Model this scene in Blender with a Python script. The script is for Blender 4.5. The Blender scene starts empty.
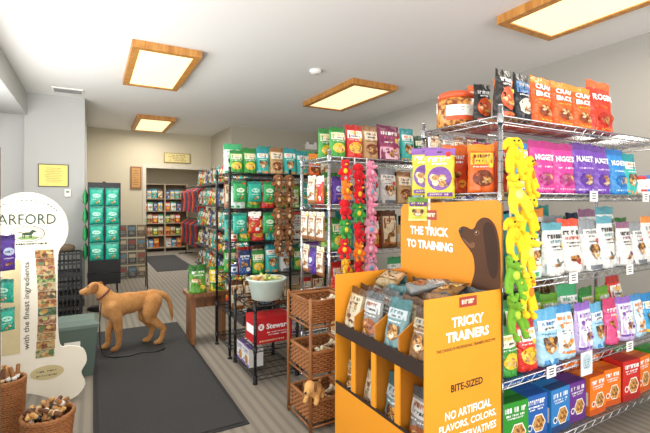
import bpy, math, random
from mathutils import Vector, Matrix, Euler
random.seed(7)
SC=bpy.context.scene; COL=SC.collection
try: SC.view_settings.view_transform='Standard'
except Exception: pass
pi=math.pi
# ---------------------------------------------------------------- materials
def lin(c): return c/12.92 if c<=.04045 else ((c+.055)/1.055)**2.4
def hx(h):
    h=h.lstrip('#'); return tuple(lin(int(h[i:i+2],16)/255) for i in (0,2,4))
_mc={}
def M(h,rough=.5,metal=0.,var=.1,scale=18.,bump=0.,emis=0.,alpha=1.,trans=0.,name=None,h2=None):
    key=(h,rough,metal,var,scale,bump,emis,alpha,trans,h2)
    if key in _mc: return _mc[key]
    m=bpy.data.materials.new(name or 'surface_'+h.strip('#')); m.use_nodes=True
    nt=m.node_tree; b=nt.nodes['Principled BSDF']
    c=hx(h); c2=hx(h2) if h2 else None
    tc=nt.nodes.new('ShaderNodeTexCoord'); no=nt.nodes.new('ShaderNodeTexNoise')
    no.inputs['Scale'].default_value=scale; no.inputs['Detail'].default_value=3
    nt.links.new(tc.outputs['Object'],no.inputs['Vector'])
    mx=nt.nodes.new('ShaderNodeMix'); mx.data_type='RGBA'
    mx.inputs[6].default_value=(*[x*(1-var) for x in c],1); mx.inputs[7].default_value=(*(c2 or [min(1,x*(1+var)) for x in c]),1)
    if h2:
        rp=nt.nodes.new('ShaderNodeValToRGB'); rp.color_ramp.elements[0].position=.42; rp.color_ramp.elements[1].position=.58
        nt.links.new(no.outputs['Fac'],rp.inputs[0]); nt.links.new(rp.outputs[0],mx.inputs[0])
    else: nt.links.new(no.outputs['Fac'],mx.inputs[0])
    nt.links.new(mx.outputs[2],b.inputs['Base Color'])
    b.inputs['Roughness'].default_value=rough; b.inputs['Metallic'].default_value=metal
    if bump:
        bp=nt.nodes.new('ShaderNodeBump'); bp.inputs['Strength'].default_value=bump; bp.inputs['Distance'].default_value=.01
        nt.links.new(no.outputs['Fac'],bp.inputs['Height']); nt.links.new(bp.outputs['Normal'],b.inputs['Normal'])
    if emis:
        b.inputs['Emission Color'].default_value=(*c,1); b.inputs['Emission Strength'].default_value=emis
    if alpha<1: b.inputs['Alpha'].default_value=alpha
    if trans: b.inputs['Transmission Weight'].default_value=trans
    _mc[key]=m; return m
def FO(h,h2=None,sc=55.):  # crinkled foil-like printed film
    key=('foil',h,h2,sc)
    if key in _mc: return _mc[key]
    m=M(h,.32,0,.12,sc if h2 else 9.,0,0,1,0,None,h2)
    if m.name.endswith('_film'): _mc[key]=m; return m
    nt=m.node_tree; b=nt.nodes['Principled BSDF']; tc=[n for n in nt.nodes if n.type=='TEX_COORD'][0]
    v=nt.nodes.new('ShaderNodeTexNoise'); v.inputs['Scale'].default_value=16; v.inputs['Detail'].default_value=1.5; v.inputs['Distortion'].default_value=1.2
    nt.links.new(tc.outputs['Object'],v.inputs['Vector'])
    bp=nt.nodes.new('ShaderNodeBump'); bp.inputs['Strength'].default_value=1.; bp.inputs['Distance'].default_value=.016
    nt.links.new(v.outputs['Fac'],bp.inputs['Height']); nt.links.new(bp.outputs['Normal'],b.inputs['Normal']); m.name+='_film'
    _mc[key]=m; return m
def stripes(name,h1,h2,axis,scale,rough=.7,p0=.05,p1=.3):
    m=bpy.data.materials.new(name); m.use_nodes=True; nt=m.node_tree; b=nt.nodes['Principled BSDF']
    tc=nt.nodes.new('ShaderNodeTexCoord'); w=nt.nodes.new('ShaderNodeTexWave'); w.wave_type='BANDS'; w.bands_direction=axis
    w.inputs['Scale'].default_value=scale; w.inputs['Distortion'].default_value=0
    nt.links.new(tc.outputs['Object'],w.inputs['Vector'])
    rp=nt.nodes.new('ShaderNodeValToRGB'); rp.color_ramp.elements[0].position=p0; rp.color_ramp.elements[1].position=p1
    rp.color_ramp.elements[0].color=(*hx(h1),1); rp.color_ramp.elements[1].color=(*hx(h2),1)
    nt.links.new(w.outputs['Fac'],rp.inputs[0])
    mp=nt.nodes.new('ShaderNodeMapping'); mp.inputs['Scale'].default_value=(3,.8,1)
    n=nt.nodes.new('ShaderNodeTexNoise'); n.inputs['Scale'].default_value=1.5; n.inputs['Detail'].default_value=3
    nt.links.new(tc.outputs['Object'],mp.inputs[0]); nt.links.new(mp.outputs[0],n.inputs['Vector'])
    mx=nt.nodes.new('ShaderNodeMix'); mx.data_type='RGBA'; mx.blend_type='MULTIPLY'; mx.inputs[0].default_value=.15
    nt.links.new(rp.outputs[0],mx.inputs[6]); nt.links.new(n.outputs['Fac'],mx.inputs[7]); nt.links.new(mx.outputs[2],b.inputs['Base Color'])
    b.inputs['Roughness'].default_value=rough; return m
def woodmat(name,h1,h2,scale=6,rough=.45):
    m=bpy.data.materials.new(name); m.use_nodes=True; nt=m.node_tree; b=nt.nodes['Principled BSDF']
    tc=nt.nodes.new('ShaderNodeTexCoord'); mp=nt.nodes.new('ShaderNodeMapping'); mp.inputs['Scale'].default_value=(scale,scale,scale*.15)
    n=nt.nodes.new('ShaderNodeTexNoise'); n.inputs['Scale'].default_value=6; n.inputs['Detail'].default_value=8; n.inputs['Distortion'].default_value=.6
    rp=nt.nodes.new('ShaderNodeValToRGB'); rp.color_ramp.elements[0].position=.35; rp.color_ramp.elements[1].position=.65
    rp.color_ramp.elements[0].color=(*hx(h1),1); rp.color_ramp.elements[1].color=(*hx(h2),1)
    nt.links.new(tc.outputs['Object'],mp.inputs[0]); nt.links.new(mp.outputs[0],n.inputs['Vector']); nt.links.new(n.outputs['Fac'],rp.inputs[0]); nt.links.new(rp.outputs[0],b.inputs['Base Color'])
    b.inputs['Roughness'].default_value=rough; return m
WHITE=M('F4F3EE',.5,0,.03); BLACK=M('17171A',.5); CHROME=M('BFC2C6',.25,.95,.03); BLKW=M('1B1C1E',.35,.3)
OAK=woodmat('oak_wood','B0722E','CE964C',4); DWOOD=woodmat('dark_wood','5A3520','7B5030',4); HONEY=woodmat('honey_wood','7E4A26','A06A38',4)
WICK=M('A0683A',.7,0,.3,60,.3); TAN=M('C9A06A',.7,0,.2,40,.2)
# ---------------------------------------------------------------- mesh builder
_tx={}
def textgeo(t,bold=.018):
    k=(t,bold)
    if k in _tx: return _tx[k]
    cu=bpy.data.curves.new('lettering','FONT'); cu.body=t; cu.size=1; cu.resolution_u=2; cu.offset=bold; cu.align_x='LEFT'; cu.space_line=.85
    ob=bpy.data.objects.new('lettering',cu); COL.objects.link(ob)
    bpy.context.view_layer.update()
    me=bpy.data.meshes.new_from_object(ob.evaluated_get(bpy.context.evaluated_depsgraph_get()))
    vs=[(v.co.x,v.co.y) for v in me.vertices]; fs=[tuple(p.vertices) for p in me.polygons]
    bpy.data.objects.remove(ob); bpy.data.meshes.remove(me); bpy.data.curves.remove(cu)
    xs=[v[0] for v in vs] or [0,1]; ys=[v[1] for v in vs] or [0,1]
    bb=(min(xs),max(xs),min(ys),max(ys)); _tx[k]=(vs,fs,bb); return _tx[k]
class MB:
    def __init__(s): s.v=[];s.f=[];s.m=[];s.s=[];s.mats=[];s.yf=lambda x,z:0.
    def add(s,vs,fs,mat,sm=False):
        if mat not in s.mats: s.mats.append(mat)
        i=s.mats.index(mat); b=len(s.v); s.v+= [tuple(v) for v in vs]
        for f in fs: s.f.append(tuple(b+k for k in f)); s.m.append(i); s.s.append(sm)
    def box(s,x0,x1,y0,y1,z0,z1,mat,T=None):
        v=[(x,y,z) for z in (z0,z1) for y in (y0,y1) for x in (x0,x1)]
        if T: v=[T@Vector(p) for p in v]
        s.add(v,[(0,2,3,1),(4,5,7,6),(0,1,5,4),(2,6,7,3),(0,4,6,2),(1,3,7,5)],mat); return s
    def tube(s,p,q,r,mat,n=6,r2=None,cap=True):
        p=Vector(p);q=Vector(q);d=(q-p)
        if d.length<1e-6: return s
        d.normalize(); up=Vector((0,0,1)) if abs(d.z)<.9 else Vector((1,0,0))
        a=d.cross(up).normalized(); b=d.cross(a); r2=r if r2 is None else r2; vs=[]
        for c,rr in((p,r),(q,r2)):
            for i in range(n):
                t=2*pi*i/n; vs.append(c+a*math.cos(t)*rr+b*math.sin(t)*rr)
        fs=[(i,i+n,(i+1)%n+n,(i+1)%n) for i in range(n)]
        if cap: fs+=[tuple(range(n)),tuple(range(2*n-1,n-1,-1))]
        s.add(vs,fs,mat,n>5); return s
    def path(s,pts,r,mat,n=5,closed=False):
        P=[Vector(p) for p in pts];L=len(P);vs=[];fs=[]
        for k in range(L):
            if closed: d=P[(k+1)%L]-P[k-1]
            else: d=P[min(k+1,L-1)]-P[max(k-1,0)]
            d.normalize(); up=Vector((0,0,1)) if abs(d.z)<.9 else Vector((1,0,0))
            a=d.cross(up).normalized(); b=d.cross(a)
            for i in range(n):
                t=2*pi*i/n; vs.append(P[k]+a*math.cos(t)*r+b*math.sin(t)*r)
        for k in range(L if closed else L-1):
            k2=(k+1)%L
            for i in range(n): fs.append((k*n+i,k2*n+i,k2*n+(i+1)%n,k*n+(i+1)%n))
        if not closed: fs+=[tuple(range(n)),tuple((L-1)*n+i for i in range(n-1,-1,-1))]
        s.add(vs,fs,mat,True); return s
    def ell(s,c,r,mat,n=12,m=8,R=None):
        vs=[];fs=[]; c=Vector(c)
        if not hasattr(r,'__len__'): r=(r,r,r)
        for j in range(1,m):
            ph=pi*j/m
            for i in range(n):
                t=2*pi*i/n; p=Vector((r[0]*math.sin(ph)*math.cos(t),r[1]*math.sin(ph)*math.sin(t),r[2]*math.cos(ph)))
                if R: p=R@p
                vs.append(c+p)
        top=Vector((0,0,r[2]));bot=-top
        if R: top=R@top;bot=R@bot
        vs+=[c+top,c+bot]; T=len(vs)-2;B=T+1
        for i in range(n):
            fs.append((T,i,(i+1)%n)); fs.append((B,(m-2)*n+(i+1)%n,(m-2)*n+i))
        for j in range(m-2):
            for i in range(n): fs.append((j*n+i,(j+1)*n+i,(j+1)*n+(i+1)%n,j*n+(i+1)%n))
        s.add(vs,fs,mat,True); return s
    def chain(s,nodes,mat,n=12):
        for k,(p,r) in enumerate(nodes):
            s.ell(p,r,mat,n,8)
            if k: s.tube(nodes[k-1][0],p,nodes[k-1][1],mat,n,r)
        return s
    def lathe(s,prof,mat,n=20,c=(0,0,0),sm=True):
        vs=[];fs=[]
        for r,z in prof:
            for i in range(n):
                t=2*pi*i/n; vs.append((c[0]+r*math.cos(t),c[1]+r*math.sin(t),c[2]+z))
        for k in range(len(prof)-1):
            for i in range(n): fs.append((k*n+i,k*n+(i+1)%n,(k+1)*n+(i+1)%n,(k+1)*n+i))
        s.add(vs,fs,mat,sm); return s
    def prism(s,pts,y0,y1,mat,sm=False):
        n=len(pts); vs=[(x,y0,z) for x,z in pts]+[(x,y1,z) for x,z in pts]
        s.add(vs,[tuple(range(n)),tuple(range(2*n-1,n-1,-1))]+[(i,i+n,(i+1)%n+n,(i+1)%n) for i in range(n)],mat); return s
    # decals that follow the front surface (front looks toward -Y)
    def pt(s,x,z,off): return (x,s.yf(x,z)-off,z)
    def drect(s,x0,x1,z0,z1,mat,off=.002,nx=5,nz=4):
        vs=[s.pt(x0+(x1-x0)*i/nx,z0+(z1-z0)*j/nz,off) for j in range(nz+1) for i in range(nx+1)]
        s.add(vs,[(j*(nx+1)+i,j*(nx+1)+i+1,(j+1)*(nx+1)+i+1,(j+1)*(nx+1)+i) for j in range(nz) for i in range(nx)],mat,True); return s
    def dell(s,cx,cz,rx,rz,mat,off=.0028,n=18,star=0.):
        vs=[s.pt(cx,cz,off)]
        for k in (.5,1):
            for i in range(n):
                t=2*pi*i/n; q=k*(1-star*(i%2)); vs.append(s.pt(cx+rx*q*math.cos(t),cz+rz*q*math.sin(t),off))
        fs=[(0,1+i,1+(i+1)%n) for i in range(n)]+[(1+i,1+n+i,1+n+(i+1)%n,1+(i+1)%n) for i in range(n)]
        s.add(vs,fs,mat,True); return s
    def dpoly(s,pts,mat,off=.003):
        s.add([s.pt(x,z,off) for x,z in pts],[tuple(range(len(pts)))],mat); return s
    def dtext(s,t,cx,cz,h,mat,off=.0035,w=None,bold=.018,rot=0.,caph=True):
        vs,fs,bb=textgeo(t,bold); W=bb[1]-bb[0];H=bb[3]-bb[2]
        k=h/H; kx=k if w is None else w/W
        out=[];ca,sa=math.cos(rot),math.sin(rot)
        for x,y in vs:
            a=(x-(bb[0]+bb[1])/2)*kx; b=(y-(bb[2]+bb[3])/2)*k
            out.append(s.pt(cx+a*ca-b*sa,cz+a*sa+b*ca,off))
        s.add(out,fs,mat); return s
    def glyphs(s,cx,cz,w,h,n,mat,off=.0036,rnd=random):
        # row of small blocky strokes standing for print too small to read
        x=cx-w/2; st=w/n
        for i in range(n):
            if rnd.random()<.1 and 0<i<n-1: x+=st; continue
            ww=st*rnd.uniform(.6,.85); k=rnd.randint(0,2)
            if k==0: s.drect(x,x+ww,cz-h/2,cz+h/2,mat,off,1,1)
            elif k==1: s.drect(x,x+ww*.35,cz-h/2,cz+h/2,mat,off,1,1); s.drect(x+ww*.35,x+ww,cz+h*.15,cz+h/2,mat,off,1,1)
            else: s.drect(x,x+ww*.3,cz-h/2,cz+h/2,mat,off,1,1); s.drect(x+ww*.6,x+ww,cz-h/2,cz+h/2,mat,off,1,1)
            x+=st
        return s
    def lines(s,cx,z,w,n,dz,mat,off=.0032,th=.0035,rnd=random):
        for i in range(n):
            ww=w*rnd.uniform(.6,1); s.glyphs(cx,z-i*dz-th/2,ww,th,max(3,int(ww/max(.008,th*1.4))),mat,off,rnd) if th>.006 else s.drect(cx-ww/2,cx+ww/2,z-i*dz-th,z-i*dz,mat,off,2,1)
        return s
    def mesh(s,name):
        me=bpy.data.meshes.new(name); me.from_pydata(s.v,[],s.f)
        for m in s.mats: me.materials.append(m)
        me.polygons.foreach_set('material_index',s.m); me.polygons.foreach_set('use_smooth',s.s); me.update(); return me
def remesh(mb,name,vox,it=5,fac=.5):
    me=mb.mesh(name); mat=mb.mats[0]
    ob=bpy.data.objects.new(name,me); COL.objects.link(ob)
    r=ob.modifiers.new('r','REMESH'); r.mode='VOXEL'; r.voxel_size=vox; r.use_smooth_shade=True
    q=ob.modifiers.new('s','SMOOTH'); q.factor=fac; q.iterations=it
    bpy.context.view_layer.update()
    out=bpy.data.meshes.new_from_object(ob.evaluated_get(bpy.context.evaluated_depsgraph_get()))
    bpy.data.objects.remove(ob); out.name=name
    out.materials.clear(); out.materials.append(mat)
    for p in out.polygons: p.use_smooth=True; p.material_index=0
    return out
def O(name,me,loc=(0,0,0),rz=0.,parent=None,label=None,cat=None,group=None,kind=None,rot=None,sc=1.):
    ob=bpy.data.objects.new(name,me.mesh(name) if isinstance(me,MB) else me); COL.objects.link(ob)
    ob.location=loc; ob.rotation_euler=rot if rot else (0,0,rz)
    if sc!=1.: ob.scale=(sc,sc,sc)
    if parent: ob.parent=parent
    if label: ob['label']=label
    if cat: ob['category']=cat
    if group: ob['group']=group
    if kind: ob['kind']=kind
    return ob
def E(name,loc,label,cat,rz=0.,group=None):
    e=O(name,None,loc,rz,None,label,cat,group); e.empty_display_size=.1; return e
# ---------------------------------------------------------------- structure
WALLR=M('A8A59E',.85,0,.03,2); WALLB=M('C8BFA8',.85,0,.03,2); WALLP=M('BBBCBA',.85,0,.03,2); CEIL=M('E8E7E5',.9,0,.01,2); WALLL=M('D8D9D7',.85,0,.03,2)
H=2.85
FL=stripes('ribbed_floor','7E766B','90887B','X',4.6,.8,.05,.7)
def S(name,mb,label): return O(name,mb,label=label,kind='structure')
S('floor',MB().box(-1.4,4.25,-2.7,14.1,-.06,0,FL),'ribbed grey taupe floor of the shop')
S('ceiling',MB().box(-1.4,4.25,-2.7,9.15,H,H+.08,CEIL).box(.3,3.2,9.15,14.1,2.55,2.62,CEIL),'smooth pale grey painted ceiling')
S('wall_right',MB().box(4.1,4.2,-2.7,9.1,0,H,WALLR),'grey painted side wall')
S('wall_left',MB().box(-1.4,-1.3,-2.7,-1,0,H,WALLL).box(-1.4,-1.3,5.6,9.1,0,H,WALLL).box(-1.4,-1.3,-1,5.6,0,.5,WALLL).box(-1.4,-1.3,-1,5.6,2.5,H,WALLL).box(-1.3,-.75,-2.6,6.6,2.56,H,WALLP),'pale grey side wall with a boxed soffit')
S('wall_pillar',MB().box(-.78,-.1,6.6,9,0,H,WALLP).box(-1.3,-.78,6.85,9,0,H,WALLL),'pale grey projecting wall beside the passage')
S('wall_back',MB().box(-.1,.908,9,9.12,0,H,WALLB).box(.908,2.155,9,9.12,2.14,H,WALLB).box(2.155,2.22,9,9.12,0,H,WALLB),'beige end wall around an open doorway')
S('wall_alcove',MB().box(2.22,4.1,7.5,9.12,0,H,M('AEA898',.85,0,.03,2)),'grey beige boxed wall section')
S('wall_front',MB().box(-1.3,4.1,-2.7,-2.6,0,.5,WALLR).box(-1.3,4.1,-2.7,-2.6,2.6,H,WALLR).box(-1.3,-1,-2.7,-2.6,.5,2.6,WALLR).box(3.8,4.1,-2.7,-2.6,.5,2.6,WALLR),'shop front wall with a wide window opening')
w=MB()
for x in (-1,.6,2.2,3.76): w.box(x,x+.04,-2.69,-2.61,.5,2.6,WHITE)
w.box(-1,3.8,-2.69,-2.61,.5,.54,WHITE).box(-1,3.8,-2.69,-2.61,2.56,2.6,WHITE)
S('window_1',w,'white framed shop front window')
w=MB()
for y in (-1,1.2,3.4,5.56): w.box(-1.39,-1.31,y,y+.04,.5,2.5,WHITE)
w.box(-1.39,-1.31,-1,5.6,.5,.54,WHITE).box(-1.39,-1.31,-1,5.6,2.46,2.5,WHITE)
S('window_2',w,'white framed side window')
S('wall_storeroom',MB().box(.3,.4,9.12,14,0,2.6,WALLB).box(3.1,3.2,9.12,14,0,2.6,WALLB).box(.3,3.2,14,14.1,0,2.6,WALLB),'beige walls of the room behind the doorway')
S('trim_1',MB().box(.86,.925,8.97,9.14,0,2.19,M('C9C3B4',.6)).box(2.14,2.2,8.97,9.14,0,2.19,M('C9C3B4',.6)).box(.925,2.14,8.97,9.14,2.125,2.19,M('C9C3B4',.6)),'beige painted doorway trim')
S('baseboard_right',MB().box(4.085,4.1,-2.6,7.5,0,.1,M('6F6B65',.6)),'dark grey baseboard')
S('baseboard_back',MB().box(-.1,.86,8.985,9,0,.1,M('6F6B65',.6)).box(2.22,4.085,7.485,7.5,0,.1,M('6F6B65',.6)).box(-.78,-.1,6.585,6.6,0,.1,M('6F6B65',.6)),'dark grey baseboard')
# ---------------------------------------------------------------- ceiling lights
DIFF=M('FFE4B2',.5,0,.01,2,0,1.18)
def fixture(x0,x1,y0,y1,lbl,pw):
    cx,cy=(x0+x1)/2,(y0+y1)/2; a=(x1-x0)/2;b=(y1-y0)/2
    e=E('ceiling_light',(cx,cy,H-.001),lbl,'ceiling light',group='wood framed ceiling lights')
    f=MB(); t=.065;z=-.065
    f.box(-a,a,-b,-b+t,z,0,OAK).box(-a,a,b-t,b,z,0,OAK).box(-a,-a+t,-b+t,b-t,z,0,OAK).box(a-t,a,-b+t,b-t,z,0,OAK)
    O('frame',f,parent=e,label='oak wood frame')
    d=MB(); d.box(-a+t,a-t,-b+t,b-t,-.055,-.045,DIFF)
    O('diffuser',d,parent=e,label='glowing cream acrylic diffuser')
    L=bpy.data.lights.new('lamp','AREA'); L.shape='RECTANGLE'; L.size=2*a-.14; L.size_y=2*b-.14; L.energy=pw; L.color=(1,.95,.87)
    o=bpy.data.objects.new('lamp',L); COL.objects.link(o); o.location=(cx,cy,H-.075)
fixture(.3,.9,4.0,5.35,'oak framed fluorescent ceiling light above the aisle',34)
fixture(2.6,3.25,4.0,5.3,'oak framed fluorescent ceiling light above the racks',34)
fixture(.62,1.22,7.3,8.6,'oak framed fluorescent ceiling light near the doorway',34)
fixture(2.72,3.38,.85,2.15,'oak framed fluorescent ceiling light above chrome shelving',20)
def arealight(name,sx,sy,e,loc,rot,col=(1,.985,.96)):
    L=bpy.data.lights.new(name,'AREA'); L.shape='RECTANGLE'; L.size=sx; L.size_y=sy; L.energy=e; L.color=col
    o=bpy.data.objects.new(name,L); COL.objects.link(o); o.location=loc; o.rotation_euler=rot
arealight('daylight',4.7,2.0,190,(1.4,-2.55,1.55),(pi/2+.48,0,0))
arealight('daylight',6.2,1.7,175,(-1.25,2.3,1.5),(pi/2+.75,0,-pi/2))
arealight('storeroom_fill',1.4,2.4,80,(1.6,11.0,2.5),(0,0,0))  # added fill light without a fixture, brightens the room beyond the doorway
W=bpy.data.worlds.new('w'); SC.world=W; W.use_nodes=True; W.node_tree.nodes['Background'].inputs[0].default_value=(.95,.97,1,1); W.node_tree.nodes['Background'].inputs[1].default_value=.8
sd=MB().lathe([(0,0),(.065,0),(.065,-.02),(.045,-.04),(0,-.042)],WHITE,24); O('smoke_detector',sd,(2.1,3.97,H),label='round white plastic smoke detector on the ceiling',cat='smoke detector')
v=MB(); v.box(-.17,.17,-.1,.1,-.012,0,WHITE)
for i in range(7): v.box(-.15,.15,-.08+i*.025,-.07+i*.025,-.02,-.012,M('8E8E8E'))
O('ceiling_vent',v,(-.28,6.2,H),label='white louvred air vent in the ceiling',cat='vent')
# mats
MATM=M('363636',.95,0,.35,160,.5)
def mat(x0,x1,y0,y1,l):
    w=(x1-x0)/2;d=(y1-y0)/2
    m=MB().box(-w+.03,w-.03,-d+.03,d-.03,0.001,.01,MATM).box(-w,w,-d,d,0.0005,.005,M('222222',.8))
    O('floor_mat',m,((x0+x1)/2,(y0+y1)/2,0),label=l,cat='floor mat')
mat(0,.87,2.54,5.15,'long charcoal ribbed entrance mat on the floor'); mat(1.15,1.95,9.15,12,'charcoal runner mat in the doorway')
# wall decor
f=MB().box(-.17,.17,-.015,0,-.15,.15,M('3a3524')).box(-.16,.16,-.018,-.01,-.14,.14,M('EBDB72',.4)); f.yf=lambda x,z:-.018
f.lines(0,.1,.24,9,.023,M('9a8f48'),.001,.0055); O('framed_certificate',f,(-.46,6.598,1.78),label='yellow certificate in a thin dark frame on pillar',cat='picture frame')
f=MB().box(-.035,.035,-.025,0,-.05,.05,WHITE).box(-.02,.02,-.028,-.02,0,.03,M('8a9a8a')); O('thermostat',f,(-.3,6.599,1.55),label='small white wall thermostat',cat='thermostat')
f=MB().box(-.26,.26,-.02,0,-.1,.1,M('8a763a')).box(-.245,.245,-.024,-.01,-.088,.088,M('D9C88A')); f.yf=lambda x,z:-.024; f.lines(0,.06,.4,4,.035,M('6a5a30'),.001,.015)
O('wall_sign',f,(1.52,8.999,2.35),label='yellow wooden sign on wall above the doorway',cat='sign')
f=MB().box(-.1,.1,-.03,0,-.22,.22,M('8A5A30')).box(-.075,.075,-.034,-.02,-.19,.19,M('B8874A')); f.yf=lambda x,z:-.034; f.lines(0,.14,.1,7,.045,M('5a3a20'),.001,.014)
O('wall_plaque',f,(.74,8.999,1.92),label='brown wooden plaque beside the doorway',cat='plaque')
f=MB().box(-.12,.12,-.07,0,-.05,.05,WHITE).ell((-.09,-.05,.07),.035,WHITE).ell((.09,-.05,.07),.035,WHITE); O('emergency_light',f,(3.85,7.499,2.55),label='white twin head emergency light on the wall',cat='emergency light')
f=MB().box(-.035,.035,-.03,0,-.11,.11,WHITE).box(-.02,.02,-.045,-.03,-.1,.1,M('D8D8D4')); f.path([(0,-.04,-.1),(.02,-.05,-.18),(-.01,-.05,-.25),(.02,-.04,-.3),(.01,-.03,-.1)],.004,WHITE); O('wall_phone',f,(-.5,6.599,1.25),label='white wall telephone on the pillar',cat='telephone')
# ---------------------------------------------------------------- product kinds
class K:
    def __init__(s,name,mesh,w,d,h,label,cat,parts=()): s.name=name;s.mesh=mesh;s.w=w;s.d=d;s.h=h;s.label=label;s.cat=cat;s.parts=parts
INK=M('2b2b2b',.5)
def pouch(w,h,t,base,top,panel,acc,lab,txt=None,tcol=None,style=0,seed=0,hang=False,name=None):
    rnd=random.Random(seed*31+int(w*1000)); ph=rnd.uniform(0,6)
    if name is None: name='treat_bag' if w>=.15 else 'treat_pouch'
    mb=MB(); accx=FO(acc,'E6C48C' if seed%2 else '6A3A1E'); base=FO(base); top=FO(top); panel=FO(panel); acc=FO(acc); tc=M(tcol or 'ffffff',.45,0,.02); food=FO('8A5226','D9A45A')
    t=t*(1 if hang else 1.25)
    def T(x,z):
        u=max(-1,min(1,2*x/w)); zz=max(0,min(1,z/h))
        if hang: prof=t*(max(0,math.sin(pi*min(1,zz*1.12)))**.6)
        else: prof=t*max(0,1-zz**2.3)
        ed=max(0,1-abs(u)**2.8)**.55
        return prof*ed*.5*(1+.11*math.sin(9*u+ph+zz*7)+.10*math.sin(zz*21+ph*2+u*3)+.07*math.sin(15*u-ph+zz*13))+.0012
    mb.yf=lambda x,z:-T(x,z)
    nx,nz=12,14; xs=lambda i,j:(w*(i/nx-.5))*(1-.05*math.sin(pi*j/nz)+.02*math.sin(j*1.9+ph))
    tw=lambda i,j: h*j/nz+(h*.012*math.sin(i*.9+ph) if j==nz else 0)
    fr=[(xs(i,j),-T(w*(i/nx-.5),h*j/nz),tw(i,j)) for j in range(nz+1) for i in range(nx+1)]
    bk=[(x,-y,z) for x,y,z in fr]; N=len(fr)
    q=[(j*(nx+1)+i,j*(nx+1)+i+1,(j+1)*(nx+1)+i+1,(j+1)*(nx+1)+i) for j in range(nz) for i in range(nx)]
    wv=[2 if math.sin(i*.6+ph)>0 else 1 for i in range(nx)]
    istop=lambda f:(f[0]//(nx+1))>=nz-(2 if style not in (4,5) else 2+wv[min(nx-1,f[0]%(nx+1))])
    mb.add(fr+bk,[f for f in q if not istop(f)]+[tuple(N+k for k in reversed(f)) for f in q if not istop(f)]
        +[(i,N+i,N+i+1,i+1) for i in range(nx)]+[(j*(nx+1),(j+1)*(nx+1),N+(j+1)*(nx+1),N+j*(nx+1)) for j in range(nz)]+[(j*(nx+1)+nx,N+j*(nx+1)+nx,N+(j+1)*(nx+1)+nx,(j+1)*(nx+1)+nx) for j in range(nz)],base,True)
    mb.add(fr+bk,[f for f in q if istop(f)]+[tuple(N+k for k in reversed(f)) for f in q if istop(f)],top,True)
    a=w*.42
    def G(cz,ww,hh,n,m,off=.0042,cx=0): mb.glyphs(cx,cz,ww,hh,n,m,off,rnd)
    def pile(cx,cz,r):
        for i in range(6): mb.dell(cx+r*rnd.uniform(-.7,.7),cz+r*rnd.uniform(-.45,.45),r*rnd.uniform(.3,.5),r*rnd.uniform(.22,.36),food if i%2 else accx,.0032+.0003*i,10)
    if style==0:
        mb.drect(-a,a,h*.58,h*.82,panel); mb.dell(0,h*.3,w*.38,h*.17,acc); pile(0,h*.27,w*.3); G(h*.53,w*.7,h*.025,9,tc)
        if not txt: G(h*.75,w*.62,h*.07,6,acc); G(h*.65,w*.5,h*.04,7,INK)
    elif style==1:
        mb.dell(0,h*.4,w*.4,h*.24,panel); pile(0,h*.36,w*.34); mb.drect(-a,a,h*.04,h*.12,panel); G(h*.08,w*.6,h*.03,9,acc)
        if not txt: G(h*.78,w*.74,h*.085,6,tc); G(h*.69,w*.5,h*.035,8,tc)
    elif style==2:
        mb.drect(-w*.46,w*.46,h*.03,h*.36,acc); mb.drect(-w*.46,w*.46,h*.36,h*.39,panel,.003); pile(w*.08,h*.2,w*.3); G(h*.5,w*.6,h*.03,8,tc)
        if not txt: G(h*.76,w*.76,h*.09,5,tc); G(h*.63,w*.6,h*.06,6,panel)
    elif style==3:
        mb.drect(-a,a,h*.1,h*.84,panel); pile(0,h*.32,w*.28); G(h*.53,w*.6,h*.025,9,INK); G(h*.48,w*.5,h*.02,9,INK); mb.drect(-a,a,h*.1,h*.15,acc,.003)
        mb.dell(-w*.2,h*.62,w*.1,h*.05,acc,.0034,16,.2)
        if not txt: G(h*.76,w*.68,h*.07,6,acc); G(h*.66,w*.4,h*.04,5,acc,cx=w*.1)
    elif style==4: # animal face picture
        mb.drect(-a,a,h*.62,h*.8,panel); mb.drect(-w*.47,w*.47,h*.02,h*.1,acc); mb.dell(0,h*.36,w*.24,h*.15,food,.0032); mb.dell(-w*.2,h*.43,w*.08,h*.08,FO('5A3820'),.0036); mb.dell(w*.2,h*.43,w*.08,h*.08,FO('5A3820'),.0036)
        mb.dell(0,h*.3,w*.11,h*.06,FO('F0E4CC'),.004); mb.dell(0,h*.325,w*.04,h*.015,INK,.0046); mb.dell(-w*.08,h*.4,w*.025,h*.014,INK,.0042); mb.dell(w*.08,h*.4,w*.025,h*.014,INK,.0042)
        if not txt: G(h*.74,w*.6,h*.06,6,acc); G(h*.66,w*.45,h*.03,7,INK)
        G(h*.56,w*.6,h*.025,9,tc)
    elif style==5:
        mb.dpoly([(-w*.46,h*.1),(w*.46,h*.3),(w*.46,h*.62),(-w*.46,h*.42)],acc,.004); mb.dell(w*.18,h*.2,w*.17,h*.09,panel,.0045,20,.15); G(h*.2,w*.2,h*.03,4,acc,.0055,w*.18); pile(-w*.12,h*.42,w*.28)
        if not txt: G(h*.74,w*.72,h*.08,6,tc); G(h*.64,w*.5,h*.04,7,tc)
    elif style==6: # pale bag with small bold lettering and a wave of colour low down
        mb.dpoly([(-w*.46,h*.04),(w*.46,h*.04),(w*.46,h*.2),(w*.2,h*.27),(-w*.15,h*.17),(-w*.46,h*.22)],acc,.004); pile(w*.05,h*.24,w*.2)
        G(h*.74,w*.72,h*.08,6,INK); G(h*.64,w*.6,h*.055,7,acc); G(h*.55,w*.55,h*.03,8,INK); G(h*.49,w*.45,h*.02,9,INK)
    elif style==7: # plain coloured pack with one pale logo
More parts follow.
